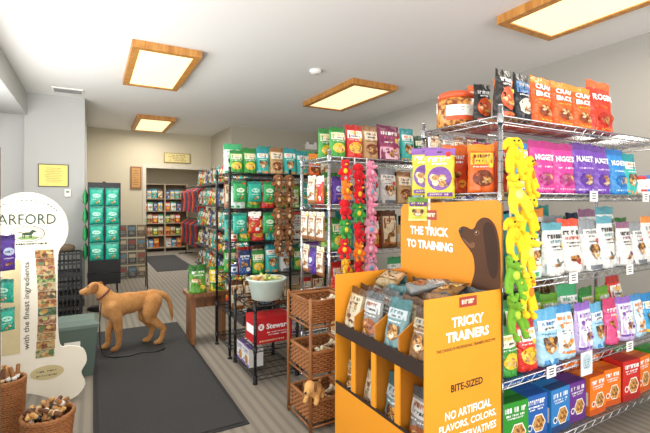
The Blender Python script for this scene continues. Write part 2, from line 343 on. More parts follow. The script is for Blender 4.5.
        mb.dell(0,h*.55,w*.3,h*.11,panel,.0035); G(h*.55,w*.4,h*.06,5,acc,.0045); G(h*.36,w*.55,h*.03,7,tc); pile(0,h*.2,w*.22)
    elif style==8: # solid colour bag with lettering and a small food picture
        G(h*.5,w*.62,h*.03,9,panel); mb.dell(w*.02,h*.28,w*.3,h*.13,acc,.0032); pile(w*.02,h*.27,w*.24); G(h*.08,w*.7,h*.03,10,panel)
    if style!=8 and rnd.random()<.45: mb.dell(w*.28,h*.88 if hang else h*.56,w*.1,w*.1,FO('F2D03A' if seed%3 else 'D8342A'),.005,16,.18)
    if txt:
        ls=txt.split('|'); n=len(ls)
        for i,l in enumerate(ls):
            hh=h*.115 if n<3 else h*.07; mb.dtext(l,0,h*(.78 if n>1 else .68)-i*hh*1.35,hh,tc,.0065,w=min(w*.76,w*.19*max(4,len(l))),bold=.035)
    if hang: mb.dell(0,h*.93,w*.09,h*.015,INK,.002)
    return K(name,mb.mesh(name),w,t,h,lab,'pet treat bag')
def carton(w,d,h,base,side,acc,lab,txt=None,hexw=True,name='treat_box',tcol='ffffff'):
    mb=MB(); b=M(base,.4,0,.05);sd=M(side,.4,0,.05);ac=M('8A5226',.45,0,.1,60,0,0,1,0,None,'D9A45A')
    mb.box(-w/2,w/2,-d/2,d/2,0,h,b)
    mb.yf=lambda x,z:-d/2
    mb.drect(-w/2,w/2,0,h*.16,sd,.0006)
    if hexw:
        r=min(w,h)*.27; cx=w*.1;cz=h*.36
        mb.dpoly([(cx+r*1.15*math.cos(k*pi/3),cz+r*1.15*math.sin(k*pi/3)) for k in range(6)],M('F4F0E4'),.0012)
        mb.dpoly([(cx+r*math.cos(k*pi/3),cz+r*math.sin(k*pi/3)) for k in range(6)],ac,.0018)
        mb.dell(-w*.3,h*.3,w*.11,w*.11,M('F4F0E4'),.0012); mb.dell(-w*.3,h*.3,w*.07,w*.07,sd,.0018)
    mb.glyphs(0,h*.85,w*.8,h*.1,9,M(tcol,.5,0,.02),.0015); mb.glyphs(0,h*.74,w*.7,h*.04,12,M(tcol,.5,0,.02),.0015); mb.glyphs(0,h*.68,w*.6,h*.03,12,M(tcol,.5,0,.02),.0015)
    sx=-w/2-.0008
    mb.add([(sx,d*.4,h*.25),(sx,-d*.4,h*.25),(sx,-d*.4,h*.6),(sx,d*.4,h*.6)],[(0,1,2,3)],M('F4F0E4'))
    for k in range(4): mb.add([(sx-.0005,d*.3,h*(.3+k*.07)),(sx-.0005,-d*.3,h*(.3+k*.07)),(sx-.0005,-d*.3,h*(.33+k*.07)),(sx-.0005,d*.3,h*(.33+k*.07))],[(0,1,2,3)],sd)
    mb.box(-w/2+.003,w/2-.003,-d*.5+.003,-d*.02,h,h+.0012,sd)
    return K(name,mb.mesh(name),w,d,h,lab,'box')
def can(r,h,base,band,lab,name='food_can'):
    mb=MB(); mt=M('BFC2C4',.25,.9,.03); b=M(base,.4)
    mb.lathe([(0,.002),(r*.93,.002),(r,.0),(r,.006),(r*.98,.008)],mt,20); mb.lathe([(r*.98,.008),(r*.98,h-.008)],b,20); mb.lathe([(r*.98,h-.008),(r,h-.006),(r,h),(r*.94,h),(r*.92,h-.004),(0,h-.004)],mt,20)
    mb.yf=lambda x,z:-math.sqrt(max(0,(r*.98)**2-x*x)); mb.drect(-r*.8,r*.8,h*.3,h*.75,M(band,.45),.0006,8,1); mb.dell(0,h*.5,r*.4,h*.14,b,.001)
    return K(name,mb.mesh(name),2*r,2*r,h,lab,'can')
def jar(r,h,base,lid,lab,name='treat_jar',clear=False):
    mb=MB(); b=M('9A4E22',.3,0,.35,45,0,0,1,0,None,'E09A4A') if clear else M(base,.35)
    mb.lathe([(0,0),(r*.9,0),(r,.01),(r,h*.76),(r*.86,h*.82),(r*.86,h*.84)],b,24)
    mb.yf=lambda x,z:-math.sqrt(max(0,r*r-x*x)); mb.drect(-r*.75,r*.75,h*.18,h*.6,M('F4F0E4'),.0008,8,1); mb.drect(-r*.75,r*.75,h*.18,h*.3,M(lid),.0012,8,1); mb.lines(0,h*.53,r,2,h*.07,INK,.0015)
    l=MB().lathe([(r*.88,h*.82),(r*.93,h*.83),(r*.93,h*.97),(r*.88,h),(0,h)],M(lid,.4),24)
    return K(name,mb.mesh(name),2*r,2*r,h,lab,'jar',[('lid',l.mesh('lid'))])
def put(k,loc,rz=0.,group=None,where='',sc=1.,tilt=0.):
    e=O(k.name,k.mesh,loc,rz,None,(k.label+' '+where).strip(),k.cat,group,sc=sc,rot=(tilt,0,rz))
    for n,m in k.parts: O(n,m,parent=e)
    return e
def rowx(ks,x0,x1,y,z,group,where,gap=.003,jit=.1,i0=0,rz=0.,sc=1.,vs=.06):
    x=x0;i=i0
    while True:
        k=ks[i%len(ks)]; i+=1; s=sc*random.uniform(1-vs,1.03)
        if x+k.w*s>x1: break
        put(k,(x+k.w*s/2,y+random.uniform(-.01,.012),z),rz+random.uniform(-jit,jit),group,where,s,random.uniform(-.05,.02) if 'bag' in k.cat else 0); x+=k.w*s+gap
def rowy(ks,x,y0,y1,z,group,where,gap=.008,jit=.06,i0=0,sc=1.):
    y=y0;i=i0
    while True:
        k=ks[i%len(ks)]; i+=1
        if y+k.w*sc>y1: break
        put(k,(x,y+k.w*sc/2,z),-pi/2+random.uniform(-jit,jit),group,where,sc); y+=k.w*sc+gap
P=pouch
black=P(.125,.25,.06,'26221f','1a1817','D9552A','E0A23A','black stand-up treat pouch',style=1,seed=1)
black2=P(.125,.25,.06,'22252c','17181c','4B7FB5','D8D2C0','black and blue treat pouch',style=0,seed=2)
crav=P(.18,.255,.055,'F0601F','F28C2B','F7B23A','8A3A1A','bright orange resealable treat pouch',txt="CRAV|BACK",style=8,seed=3)
rog=P(.27,.33,.075,'D83A22','E8602A','F0A02A','B82C1A','large red orange treat bag',txt='ROGIES',style=8,seed=4)
orng=P(.145,.26,.06,'EE6A22','F28C28','F7C23A','7A3414','orange treat pouch with picture',style=0,seed=5)
orng2=P(.15,.28,.06,'D64A24','E8702A','F2A33A','5A2A14','red orange treat bag',style=5,seed=6)
purp=P(.19,.29,.07,'7042A8','5C3888','D8C0F0','5A3490','purple treat bag with pale lettering',txt='NUGGETS',style=8,seed=7)
purp2=P(.19,.28,.07,'D03C92','A82C74','F8D0E4','A83078','magenta treat bag with pale lettering',txt='NUGGETS',style=8,seed=8)
bluen=P(.17,.28,.07,'2E86C8','1F66A8','D0E8F8','1F66A8','bright blue treat bag with pale lettering',txt='NUGGETS',style=8,seed=47)
blue=P(.14,.25,.06,'3FA3D6','2A7FB8','F4F3EE','E8C53A','sky blue treat pouch',style=4,seed=9)
yelb=P(.13,.26,.06,'F2CC3A','2F7FC2','3AA0D8','F4F3EE','yellow and blue treat pouch',style=1,seed=10)
teal=P(.14,.27,.06,'2FA79B','1F8278','F4F3EE','C9DE5A','teal treat pouch',style=5,seed=11)
whr=P(.18,.30,.07,'DEDCD6','D8503A','EAE8E2','C8402E','white treat bag with red top',style=6,seed=12)
who=P(.18,.29,.07,'DEDCD6','E08A3A','EAE8E2','D8802E','white treat bag with orange top',style=6,seed=13)
wht=P(.18,.30,.07,'DEDEDA','5A9CAA','EAE8E2','3A8090','white treat bag with teal top',style=6,seed=14)
whp=P(.18,.29,.07,'DEDCD8','8A5A7A','EAE8E2','8A4A72','white treat bag with plum top',style=6,seed=44)
whg=P(.17,.28,.07,'D8D9D7','8A8F94','E8E6E0','6A6F78','white and grey treat bag',style=4,tcol='5a5a60',seed=15)
pink=P(.14,.27,.06,'E0568A','C03A6A','F6E4EC','F2B03A','pink treat pouch',style=5,seed=16)
lblu=P(.17,.28,.065,'A8D4EA','5FA8CF','F6F6F2','3A7FB8','pale blue treat bag',style=4,tcol='2a5f98',seed=17)
lblu2=P(.16,.28,.065,'B8DCEE','3F88C0','F6F6F2','E88A3A','light blue treat bag with picture',style=3,tcol='2a5f98',seed=45)
lilac=P(.17,.28,.065,'C8B4E0','8A62B8','F6F6F2','7A4AA8','lilac treat bag with white panel',style=3,tcol='5a3f8e',seed=18)
mint=P(.16,.27,.065,'DCEFE4','3FA06A','F6F6F2','3FA06A','pale mint treat bag',style=4,tcol='2a7a4a',seed=19)
redw=P(.15,.26,.065,'D8342A','B0241E','F4F3EE','F2C23A','red treat bag with white panel',style=0,seed=20)
green=P(.14,.24,.06,'3E9A3E','2A7A34','F2EFD8','E8C53A','green treat pouch',style=0,seed=21)
lime=P(.13,.23,.05,'8FC23A','5F9A2A','F6F6E8','3A7A3A','lime green treat pouch',style=1,seed=22)
dgrn=P(.13,.23,.05,'1F5A44','17402F','DCE8C8','C98A3A','dark green treat pouch',style=4,seed=23)
brown=P(.15,.28,.06,'8A5A34','5A3420','E8D9B8','C0763A','brown kraft treat bag',style=3,seed=24)
kraft=P(.15,.27,.06,'C09A68','8A5F38','F0E6D0','7A3A1A','tan kraft treat bag',style=0,tcol='4a2a16',seed=25)
navy=P(.14,.25,.055,'2F5090','17305A','E9EEF4','D8A23A','navy blue treat pouch',style=5,seed=26)
char=P(.15,.27,.06,'3A3C40','26282C','C9CCD0','7A9AB8','charcoal treat bag',style=3,seed=27)
magp=P(.24,.3,.08,'8A2F5A','6A2048','C9568A','E8C0D0','large maroon treat bag',style=2,seed=28)
tealb=P(.15,.28,.06,'2FB0A8','1F8A90','EAF6F2','F2903A','bright teal treat bag',style=4,seed=29)
bluesil=P(.15,.26,.055,'6F9498','3F7074','B9C6CA','3A6F70','muted teal jerky bag',style=4,seed=30,name='jerky_bag')
brownbag=P(.15,.26,.055,'8A6640','4A3422','B8A888','3A5A6A','brown jerky bag with dog picture',style=4,seed=31,name='jerky_bag')
tricky=P(.15,.25,.055,'A8926A','5E4028','CFC2A4','6A4426','tan training treat bag',style=3,seed=32,name='jerky_bag')
greybag=P(.15,.26,.055,'868886','4F5456','C8CAC8','A0603A','grey jerky bag with panel',style=0,seed=46,name='jerky_bag')
hyel=P(.16,.27,.04,'D8D03A','8A5AA8','7A4A9A','F2EFC0','yellow hanging treat pouch with purple panel',style=1,seed=33,hang=True,name='hanging_treat_pouch')
hgrn=P(.12,.14,.035,'C8CC4A','6A9A3A','6A3A7A','F0E8A0','lime hanging treat pouch with purple panel',style=4,seed=34,hang=True,name='hanging_treat_pouch')
hteal=P(.14,.2,.06,'1FA48C','148070','A8E0CC','0F6A5C','teal green hanging treat pouch',style=7,seed=35,hang=True,name='hanging_treat_pouch')
hgreen=P(.13,.2,.045,'2FA05A','1F7A44','D8F0D0','1F6A3A','green hanging treat pouch',style=7,seed=36,hang=True,name='hanging_treat_pouch')
hpur=P(.1,.2,.055,'5A3AA0','3F2880','C8D8F4','4A3A90','purple hanging treat pouch',style=7,seed=37,hang=True,name='hanging_treat_pouch')
hbrn=P(.12,.22,.03,'9A6A44','E8E2D0','F0EAD8','B0683A','brown hanging chew pouch',style=3,seed=38,hang=True,name='hanging_treat_pouch')
hred=P(.13,.21,.03,'C9342A','F0EEE6','F4F3EE','E8B03A','red hanging treat pouch',style=5,seed=39,hang=True,name='hanging_treat_pouch')
BX=(.17,.12,.235)
bxg=carton(*BX,'2F9530','1F6A28','C98A4A','green biscuit carton'); bxb=carton(*BX,'2560B0','1F4F98','C98A4A','blue biscuit carton')
bxb2=carton(*BX,'2F7FC4','23406F','B0703A','light blue biscuit carton'); bxp=carton(*BX,'6A2F8C','5A2A78','C98A4A','purple biscuit carton')
bxo=carton(*BX,'EE7A1A','C9541A','A8683A','orange biscuit carton'); bxr=carton(*BX,'CC2A24','A8201E','C98A4A','red biscuit carton')
bxt=carton(.14,.1,.18,'C9A878','8A6A44','E8D9B8','tan paper carton',hexw=False,tcol='4a3018'); bxw=carton(.12,.1,.12,'EDEDEA','7A5FB0','B0B8C0','small white and purple carton',tcol='5a3f98')
cg=can(.042,.11,'2F8A5A','E8F0E0','green labelled tin can'); cr=can(.042,.11,'B8342A','F0E6D0','red labelled tin can'); cb=can(.042,.11,'3A5F98','E6ECF4','blue labelled tin can'); ct=can(.042,.11,'C8B48A','6A4A2A','tan labelled tin can')
jt=jar(.045,.13,'F0EEE6','D8302A','small white jar with red lid'); jb=jar(.045,.13,'E8E6DA','2F6FC0','small white jar with blue lid'); jy=jar(.045,.12,'F2C92F','3A3A3A','small yellow jar with black lid')
tub=jar(.11,.2,'B5652E','D8562A','large clear tub of brown treats',name='treat_tub',clear=True)
generic=[green,green,redw,brown,brown,lime,teal,teal,kraft,navy,dgrn,char,char,blue,orng,whr,whr,pink,mint,tealb,purp2]
# ---------------------------------------------------------------- wire racks
def wire_shelf(w,d,mat,step=.026):
    m=MB()
    for z in (0-.004,-.034):
        for a,b in (((0,0),(w,0)),((w,0),(w,d)),((w,d),(0,d)),((0,d),(0,0))): m.tube((a[0],a[1],z),(b[0],b[1],z),.0038,mat,6)
    n=int(w/step)
    for i in range(1,n): x=w*i/n; m.tube((x,0,-.0035),(x,d,-.0035),.0019,mat,4,cap=False)
    for k in (.25,.5,.75): m.tube((0,d*k,-.009),(w,d*k,-.009),.0032,mat,5)
    n2=int(w/.09)
    for y in (0,d):
        for i in range(n2): m.tube((w*i/n2,y,-.004),(w*(i+.5)/n2,y,-.034),.002,mat,4,cap=False); m.tube((w*(i+.5)/n2,y,-.034),(w*(i+1)/n2,y,-.004),.002,mat,4,cap=False)
    n3=max(2,int(d/.09))
    for x in (0,w):
        for i in range(n3): m.tube((x,d*i/n3,-.004),(x,d*(i+.5)/n3,-.034),.002,mat,4,cap=False); m.tube((x,d*(i+.5)/n3,-.034),(x,d*(i+1)/n3,-.004),.002,mat,4,cap=False)
    for x in (0,w):
        for y in (0,d): m.lathe([(.0165,-.04),(.0165,.004),(.013,.006)],mat,10,(x,y,0))
    return m.mesh('shelf')
def rack(name,lab,x0,x1,y0,y1,Ht,levels,mat,mid=()):
    e=E(name,(x0,y0,0),lab,'wire shelving')
    w=x1-x0;d=y1-y0
    p=MB(); p.tube((0,0,.03),(0,0,Ht),.0125,mat,10); p.lathe([(0,0),(.02,0),(.02,.012),(.008,.02),(.008,.035)],mat,10); p.ell((0,0,Ht),(.0135,.0135,.008),mat)
    z=.08
    while z<Ht-.02: p.lathe([(.0126,z),(.0132,z+.001),(.0126,z+.003)],M('6a6c70',.4,.8),10); z+=.0508
    pm=p.mesh('post')
    for x in [0,w]+[m-x0 for m in mid]:
        for y in (0,d): O('post',pm,(x,y,0),parent=e)
    sm=wire_shelf(w,d,mat)
    for z in levels: O('shelf',sm,(0,0,z),parent=e)
    return e
rack('chrome_wire_rack','tall chrome wire rack filled with treat bags',1.71,3.55,1.33,1.86,1.875,[1.83,1.458,1.01,.537,.16],CHROME)
rack('chrome_wire_rack','chrome wire rack behind the cardboard display bin',1.5,3.35,2.62,3.07,1.79,[1.75,1.4,1.05,.7,.35],CHROME)
rack('black_wire_rack','black wire rack holding pouches and boxes',1.08,2.32,3.7,4.15,1.73,[1.69,1.36,1.05,.74,.42,.12],BLKW,(1.68,))
# rack A contents
WA='on the chrome rack'
g='treat bags on the top chrome shelf'
for k,x in ((black,1.82),(black2,1.955),(crav,2.12),(crav,2.31),(crav,2.50),(rog,2.75)): put(k,(x,1.40 if k is not rog else 1.43,1.831),random.uniform(-.12,.08),g,'on the top chrome shelf')
put(tub,(1.83,1.72,1.831),-.5,None,'on the top chrome shelf')
for x in (2.06,2.24,2.42,2.60,2.95): put(orng,(x,1.58,1.831),random.uniform(-.1,.1),g,'behind the front bags',1.08)
put(orng2,(2.04,1.74,1.831),-.3,g,'behind the front bags'); put(black,(1.83,1.54,1.831),-.2,g,'behind the front bags',.85)
g='treat bags on the second chrome shelf'
put(orng,(1.81,1.53,1.459),-.5,g,'at the shelf end'); put(orng2,(1.82,1.72,1.459),-.5,g,'at the shelf end')
rowx([yelb,purp2,purp2,purp,purp,bluen,tealb,jt,jb,jy,jt,jb,pink,whr],1.87,3.45,1.39,1.459,g,WA)
rowx([orng2,orng2,purp2,purp,bluen,teal,navy,redw,redw],1.95,3.45,1.55,1.459,g,WA,sc=1.08); rowx([purp2,redw,char],1.97,2.8,1.71,1.459,g,WA,sc=1.08)
g='treat bags on the third chrome shelf'
rowx([teal,mint,wht,whr,whg,wht,whp,whg,who,whr],1.8,3.48,1.395,1.011,g,WA,sc=1.05,vs=.1); rowx([green,tealb,who,whg,green,whp,wht],1.82,3.48,1.56,1.011,g,WA,sc=1.22,vs=.1); rowx([teal,lime,navy,green],1.8,3.2,1.73,1.011,g,WA,sc=1.38)
g='treat bags on the fourth chrome shelf'
rowx([green,redw,lblu,lblu2,lilac,lblu,pink,lilac,lblu2,blue,lblu],1.76,3.48,1.395,.538,g,WA,sc=1.05,vs=.12); rowx([redw,green,green,lime,mint,green,lime],1.78,3.48,1.56,.538,g,WA,sc=1.38,vs=.08); rowx([navy,brown,dgrn],1.8,2.8,1.73,.538,g,WA,sc=1.35)
g='biscuit cartons on the lowest chrome shelf'
x=1.76
for i,k in enumerate([bxg,bxb,bxb2,bxp,bxo,bxo,bxr,bxo,bxg]):
    put(k,(x+.09,1.41+.012*(i%2),.161),random.uniform(-.1,.04),g,'on the lowest chrome shelf',random.choice((.95,1.0,1.06))); x+=.189
rowx([bxg,bxb,bxb,bxp,bxo,bxo,bxr],1.77,3.48,1.58,.161,g,'on the lowest chrome shelf',gap=.01,jit=.05,sc=1.1)
t=MB().box(-.04,.04,-.002,0,-.03,.03,WHITE); t.yf=lambda x,z:-.002; t.lines(0,.018,.06,3,.014,INK,.0006,.006)
tm=t.mesh('price_tag')
for x,z in ((2.1,.52),(2.9,.52),(2.9,.995),(2.3,.995),(2.5,1.445),(3.1,1.445)): O('price_tag',tm,(x,1.3225,z),label='small white price tag clipped to the shelf edge',cat='price tag',group='shelf price tags')
t=MB().box(-.055,.055,-.002,.002,-.07,.06,M('E9ECEA')); t.yf=lambda x,z:-.002
t.dell(0,.005,.045,.045,M('BFD4DC'),.0006); t.lines(0,.02,.06,4,.014,M('4a6a8a'),.001,.007); O('hang_tag',t,(2.42,1.318,.51),label='pale product tag with round picture below a shelf',cat='tag')
def strap(x,y,z0,z1,lab,rz=-pi/2):
    return O('clip_strip',MB().box(-.008,.008,-.001,.001,z0-z1,0,M('E6E6E0',.4)),(x,y,z1),rz=rz,label=lab,cat='clip strip')
strap(1.678,1.78,1.25,1.78,'white clip strip hanging from the chrome rack')
g='pouches on the clip strip'
put(hyel,(1.65,1.78,1.45),-1.0,g,'on a clip strip'); put(hyel,(1.64,1.66,1.43),-.85,g,'on a clip strip'); put(hgrn,(1.65,1.84,1.30),-.9,g,'on a clip strip')
# ---------------------------------------------------------------- plush toys
def plush(col,acc,lab,kind,slim=False):
    m=M(col,.95,0,.12,60,.5); a=M(acc,.85)
    b=MB(); q=.88 if slim else 1.05
    b.ell((0,0,-.036),(.038*q,.034*q,.036*q),m,14,10).ell((0,0,-.097),(.036*q,.031,.043),m,14,10)
    L=1.4 if slim else .65
    for s in (-1,1):
        b.chain([((s*.02,0,-.075),.014),((s*.044,-.006,-.075-.033*L),.012),((s*.052,-.014,-.075-.058*L),.011),((s*.049,-.018,-.075-.07*L),.016)],m)
        b.chain([((s*.017,0,-.125),.016),((s*.026,-.006,-.125-.033*L),.0125),((s*.028,-.014,-.125-.055*L),.012),((s*.028,-.026,-.125-.064*L),.019)],m)
        if kind==0: b.chain([((s*.026,0,-.014),.011),((s*.043,0,-.028),.012),((s*.05,0,-.056),.012)],m)
        else: b.ell((s*.023,-.006,-.006),.014,m)
    if kind==1: b.chain([((0,-.025,-.046),.02),((0,-.052,-.052),.017)],m)
    me=remesh(b,'plush_toy',.005,2)
    e=MB().ell((-.013,-.033*q,-.026),.0055,BLACK,8,6).ell((.013,-.033*q,-.026),.0055,BLACK,8,6)
    n=MB().ell((0,-.037*q if kind==0 else -.069,-.044),(.012,.010,.008),a,10,6)
    t=MB().ell((0,-.024,-.098),(.019,.011,.024),a,12,8)
    return K('plush_toy',me,.13,.07,.2,lab,'plush toy',[('eye',e.mesh('eye')),('snout',n.mesh('snout')),('belly_patch',t.mesh('belly_patch'))])
py=plush('F4C81E','E8B814','floppy yellow plush toy with dangling limbs',0,True); pyo=plush('F4C81E','EE7A22','floppy yellow plush toy with orange belly',0,True); pg=plush('6FA82E','B8D040','floppy green plush toy with long limbs',1,True); py2=plush('F6D030','F4E080','floppy yellow plush animal toy',1,True)
pred=plush('D81E28','B8141E','red plush animal toy',0); pred2=plush('D81E28','F2C92F','red plush toy with yellow belly',1); ppk=plush('EE8FAE','F6D0DC','pink plush animal toy',1); ppk2=plush('F0A4BC','7FB8D8','pink plush toy with blue belly',0); pmx=plush('3F9A44','E8C92F','green plush toy with yellow belly',0); pmo=plush('F07A22','F2D03A','orange plush toy with yellow belly',1); pmy=plush('F0B82A','D8242A','yellow plush toy with red belly',0); pbr=plush('8A5A38','D8B890','brown furry plush toy',0)
O('clip_strip',MB().box(-.008,.008,-.001,.001,-.86,0,M('E6E6E0')),(1.745,1.302,1.72),label='white clip strip hanging at the chrome rack corner',cat='clip strip')
for i in range(9):
    k=[py,pyo,py2,py,py,py2,pg,pyo,pg][i]; x=1.705 if i%2==0 else 1.805; z=1.715-(i//2)*.185-(.085 if i%2 else 0)
    o=put(k,(x,1.262 if i%2==0 else 1.25,z),0,'plush toys on the clip strip','hanging on a clip strip',sc=.92); o.rotation_euler=(random.uniform(-.1,.1),random.uniform(-.3,.3),random.uniform(-.6,.3))
# ---------------------------------------------------------------- cardboard display bin
OR=M('EC9A1E',.6,0,.04,5); ORH=M('E88F1A',.6,0,.04,5); ORD=M('C47A14',.65,0,.05,5); DKB=M('2E2018',.6); TW=M('FFFFFF',.5,0,.01)
bx,by=1.2,1.3; BW=.485; BD=.73
e=E('cardboard_display_bin',(bx,by,0),'yellow orange cardboard display bin of training treats','display bin')
s=MB(); s.prism([(0,0),(BW,0),(BW,1.0),(0,1.0)],0,.006,OR); s.yf=lambda x,z:0
s.dtext('TRICKY',.255,.885,.045,TW,.001,w=.2,bold=.035); s.dtext('TRAINERS',.255,.823,.045,TW,.001,w=.27,bold=.035)
s.dtext('THE CHOICE OF PROFESSIONAL TRAINERS SINCE 1995',.25,.772,.013,DKB,.001,w=.37,bold=.01)
s.dtext('BITE-SIZED',.25,.6,.033,DKB,.001,w=.2,bold=.025)
s.dtext('NO ARTIFICIAL',.26,.487,.038,TW,.001,w=.29,bold=.025); s.dtext('FLAVORS, COLORS,',.26,.433,.038,TW,.001,w=.36,bold=.025); s.dtext('OR PRESERVATIVES',.26,.38,.036,TW,.001,w=.36,bold=.025)
s.dpoly([(.2,.945),(.31,.945),(.31,.99),(.2,.99)],M('A5382A'),.0008); s.glyphs(.255,.968,.08,.02,6,M('F5E6C8'),.0014)
O('side_panel',s,parent=e,label='printed yellow orange cardboard side')
O('side_panel',MB().prism([(0,0),(BW,0),(BW,1.0),(0,1.0)],BD-.006,BD,OR),parent=e)
dv=MB().prism([(.012,.29),(BW-.02,.29),(BW-.02,.93),(.22,.93),(.012,.80)],-.003,.003,ORD).box(.002,.01,-.018,.018,.33,.668,OR).mesh('divider')
for k in (1,2,3): O('divider',dv,(0,BD*k/4,0),parent=e)
O('front_panel',MB().box(0,.006,.006,BD-.006,0,.40,OR).box(-.001,.007,.006,BD-.006,.39,.403,DKB),parent=e); O('shelf',MB().box(.006,BW-.012,.0065,BD-.0065,.27,.28,ORD),parent=e)
O('shelf',MB().box(.01,BW-.012,.0065,BD-.0065,.68,.69,ORD),parent=e); O('tray_lip',MB().box(0,.008,.006,BD-.006,.67,.735,DKB),parent=e,label='dark brown tray edge')
h=MB(); h.prism([(0,0),(BD,0),(BD,1.40),(BD-.03,1.42),(.03,1.40),(0,1.37)],0,.008,ORH); h.yf=lambda x,z:0
h.dtext('THE TRICK',.245,1.245,.05,TW,.002,w=.31,bold=.04); h.dtext('TO TRAINING',.245,1.165,.05,TW,.002,w=.37,bold=.04)
h.dpoly([(.22,1.31),(.31,1.31),(.31,1.365),(.22,1.365)],M('A5382A'),.001); h.glyphs(.265,1.338,.07,.022,6,M('F5E6C8'),.002)
# puppy head in profile, muzzle raised
def catmull(pts,n=5):
    out=[];L=len(pts)
    for i in range(L):
        p0,p1,p2,p3=pts[i-1],pts[i],pts[(i+1)%L],pts[(i+2)%L]
        for k in range(n):
            t=k/n; out.append(tuple(.5*((2*p1[j])+(-p0[j]+p2[j])*t+(2*p0[j]-5*p1[j]+4*p2[j]-p3[j])*t*t+(-p0[j]+3*p1[j]-3*p2[j]+p3[j])*t**3) for j in (0,1)))
    return [(min(.7285,x),z) for x,z in out]
D1=M('54341F',.8,0,.10,6);D2=M('3A2213',.8,0,.10,6);D3=M('7C5436',.8,0,.08,6)
h.dpoly(catmull([(.555,.97),(.575,1.06),(.568,1.13),(.545,1.165),(.508,1.20),(.480,1.235),(.476,1.262),(.492,1.283),(.522,1.283),(.556,1.272),(.575,1.283),(.592,1.312),(.625,1.333),(.665,1.328),(.698,1.295),(.716,1.24),(.726,1.16),(.728,1.05),(.728,.97),(.64,.965)]),D1,.0025)
h.dpoly(catmull([(.640,1.305),(.668,1.310),(.695,1.275),(.712,1.20),(.716,1.12),(.705,1.055),(.680,1.045),(.658,1.085),(.645,1.15),(.634,1.22),(.628,1.275)]),D2,.0034)
h.dpoly(catmull([(.490,1.235),(.515,1.222),(.545,1.205),(.575,1.205),(.572,1.18),(.545,1.180),(.512,1.207)]),D3,.003)
h.dpoly(catmull([(.575,1.255),(.590,1.27),(.606,1.262),(.600,1.246),(.582,1.243)]),D3,.003)
h.dell(.591,1.256,.0085,.008,BLACK,.0040); h.dell(.588,1.259,.0028,.0028,TW,.0046); h.dell(.486,1.262,.0145,.0155,BLACK,.0036); h.dell(.481,1.268,.004,.003,M('8a8a8a'),.0044)
h.dpoly([(.488,1.232),(.515,1.217),(.545,1.200),(.57,1.195),(.545,1.204),(.515,1.222),(.49,1.238)],BLACK,.0036)
O('header_panel',h,(BW-.008,BD,0),rz=-pi/2,parent=e,label='tall printed header board with puppy picture')
g='treat bags in the cardboard bin'; ks=[brownbag,greybag,tricky,bluesil,brownbag,tricky,greybag]
for c in range(4):
    yc=by+BD*(c+.5)/4
    for r in range(5):
        k=ks[(c*3+r*2)%7]; o=put(k,(bx+.06+r*.078,yc+random.uniform(-.003,.003),.692+.012*r),-pi/2,g,'in the cardboard bin',random.uniform(.9,1.02))
        o.rotation_euler=(random.uniform(-.22,-.05),random.uniform(-.06,.06),-pi/2+random.uniform(-.1,.14))
    for r in range(2):
        k=ks[(c*2+r+1)%7]; put(k,(bx+.07+r*.1,yc,.285+.05*r),-pi/2+random.uniform(-.05,.1),g,'in the cardboard bin',1.1,tilt=-.1)
for i,(x,y,z,r) in enumerate(((1.40,1.43,.955,.3),(1.42,1.66,.955,-.5),(1.43,1.86,.95,.6))):
    o=put(ks[i%4],(x,y,z),0,g,'lying in the bin',.85); o.rotation_euler=(-1.35,.1*(i%3-1),-pi/2+r)
# ---------------------------------------------------------------- rack C contents
WC='on the second chrome rack'; g='packages on the second chrome rack'
rowx([green,redw,kraft,magp,tealb,dgrn,brown,whg,kraft,brown,char],1.55,3.3,2.7,1.751,g,WC); rowx([green,blue,brown,navy,kraft,redw],1.55,3.3,2.88,1.751,g,WC,sc=1.05)
rowx([hpur,whg,char,whg,kraft,lblu,brown,whg,char],1.56,3.3,2.69,1.401,g,WC,sc=1.02); rowx(generic,1.56,3.3,2.86,1.401,g,WC,sc=1.08)
rowx([green,teal,redw,brown,bxt,kraft,blue,whg,char,cb],1.56,3.0,2.69,1.051,g,WC,sc=1.04); rowx(generic,1.56,3.0,2.86,1.051,g,WC,i0=5,sc=1.08)
rowx([redw,brown,bxt,ct,mint],1.56,2.3,2.7,.701,g,WC); rowx([bxt,bxg,bxb,redw],1.56,2.2,2.7,.351,g,WC)
g='pouches hanging on the rack end'
rowy([hbrn],1.482,2.66,3.05,1.12,g,'on the rack end'); rowy([hbrn,hpur],1.482,2.66,3.05,.86,g,'on the rack end'); rowy([hred,hbrn,hgreen],1.482,2.66,3.05,1.4,g,'on the rack end')
for x in (1.60,1.71,1.82): O('clip_strip',MB().box(-.006,.006,-.001,.001,-.84,0,M('E6E6E0')),(x,2.605,1.75),label='white clip strip hanging from the chrome rack',cat='clip strip')
gg='plush animals on chrome rack strips'
for r in range(6): put([pred2,pmo,pred,pmx,pred2,pmy][r],(1.60+random.uniform(-.008,.008),2.56,1.72-r*.142),random.uniform(-.5,.5),gg,'hanging on a clip strip',.82)
for r in range(6): put([pred,pred2,pmx,pred,pmo,pred][r],(1.71,2.555,1.70-r*.142),random.uniform(-.5,.5),gg,'hanging on a clip strip',.86)
for r in range(6): put([ppk,ppk2][r%2],(1.82,2.555,1.72-r*.142),random.uniform(-.5,.5),gg,'hanging on a clip strip',.86)
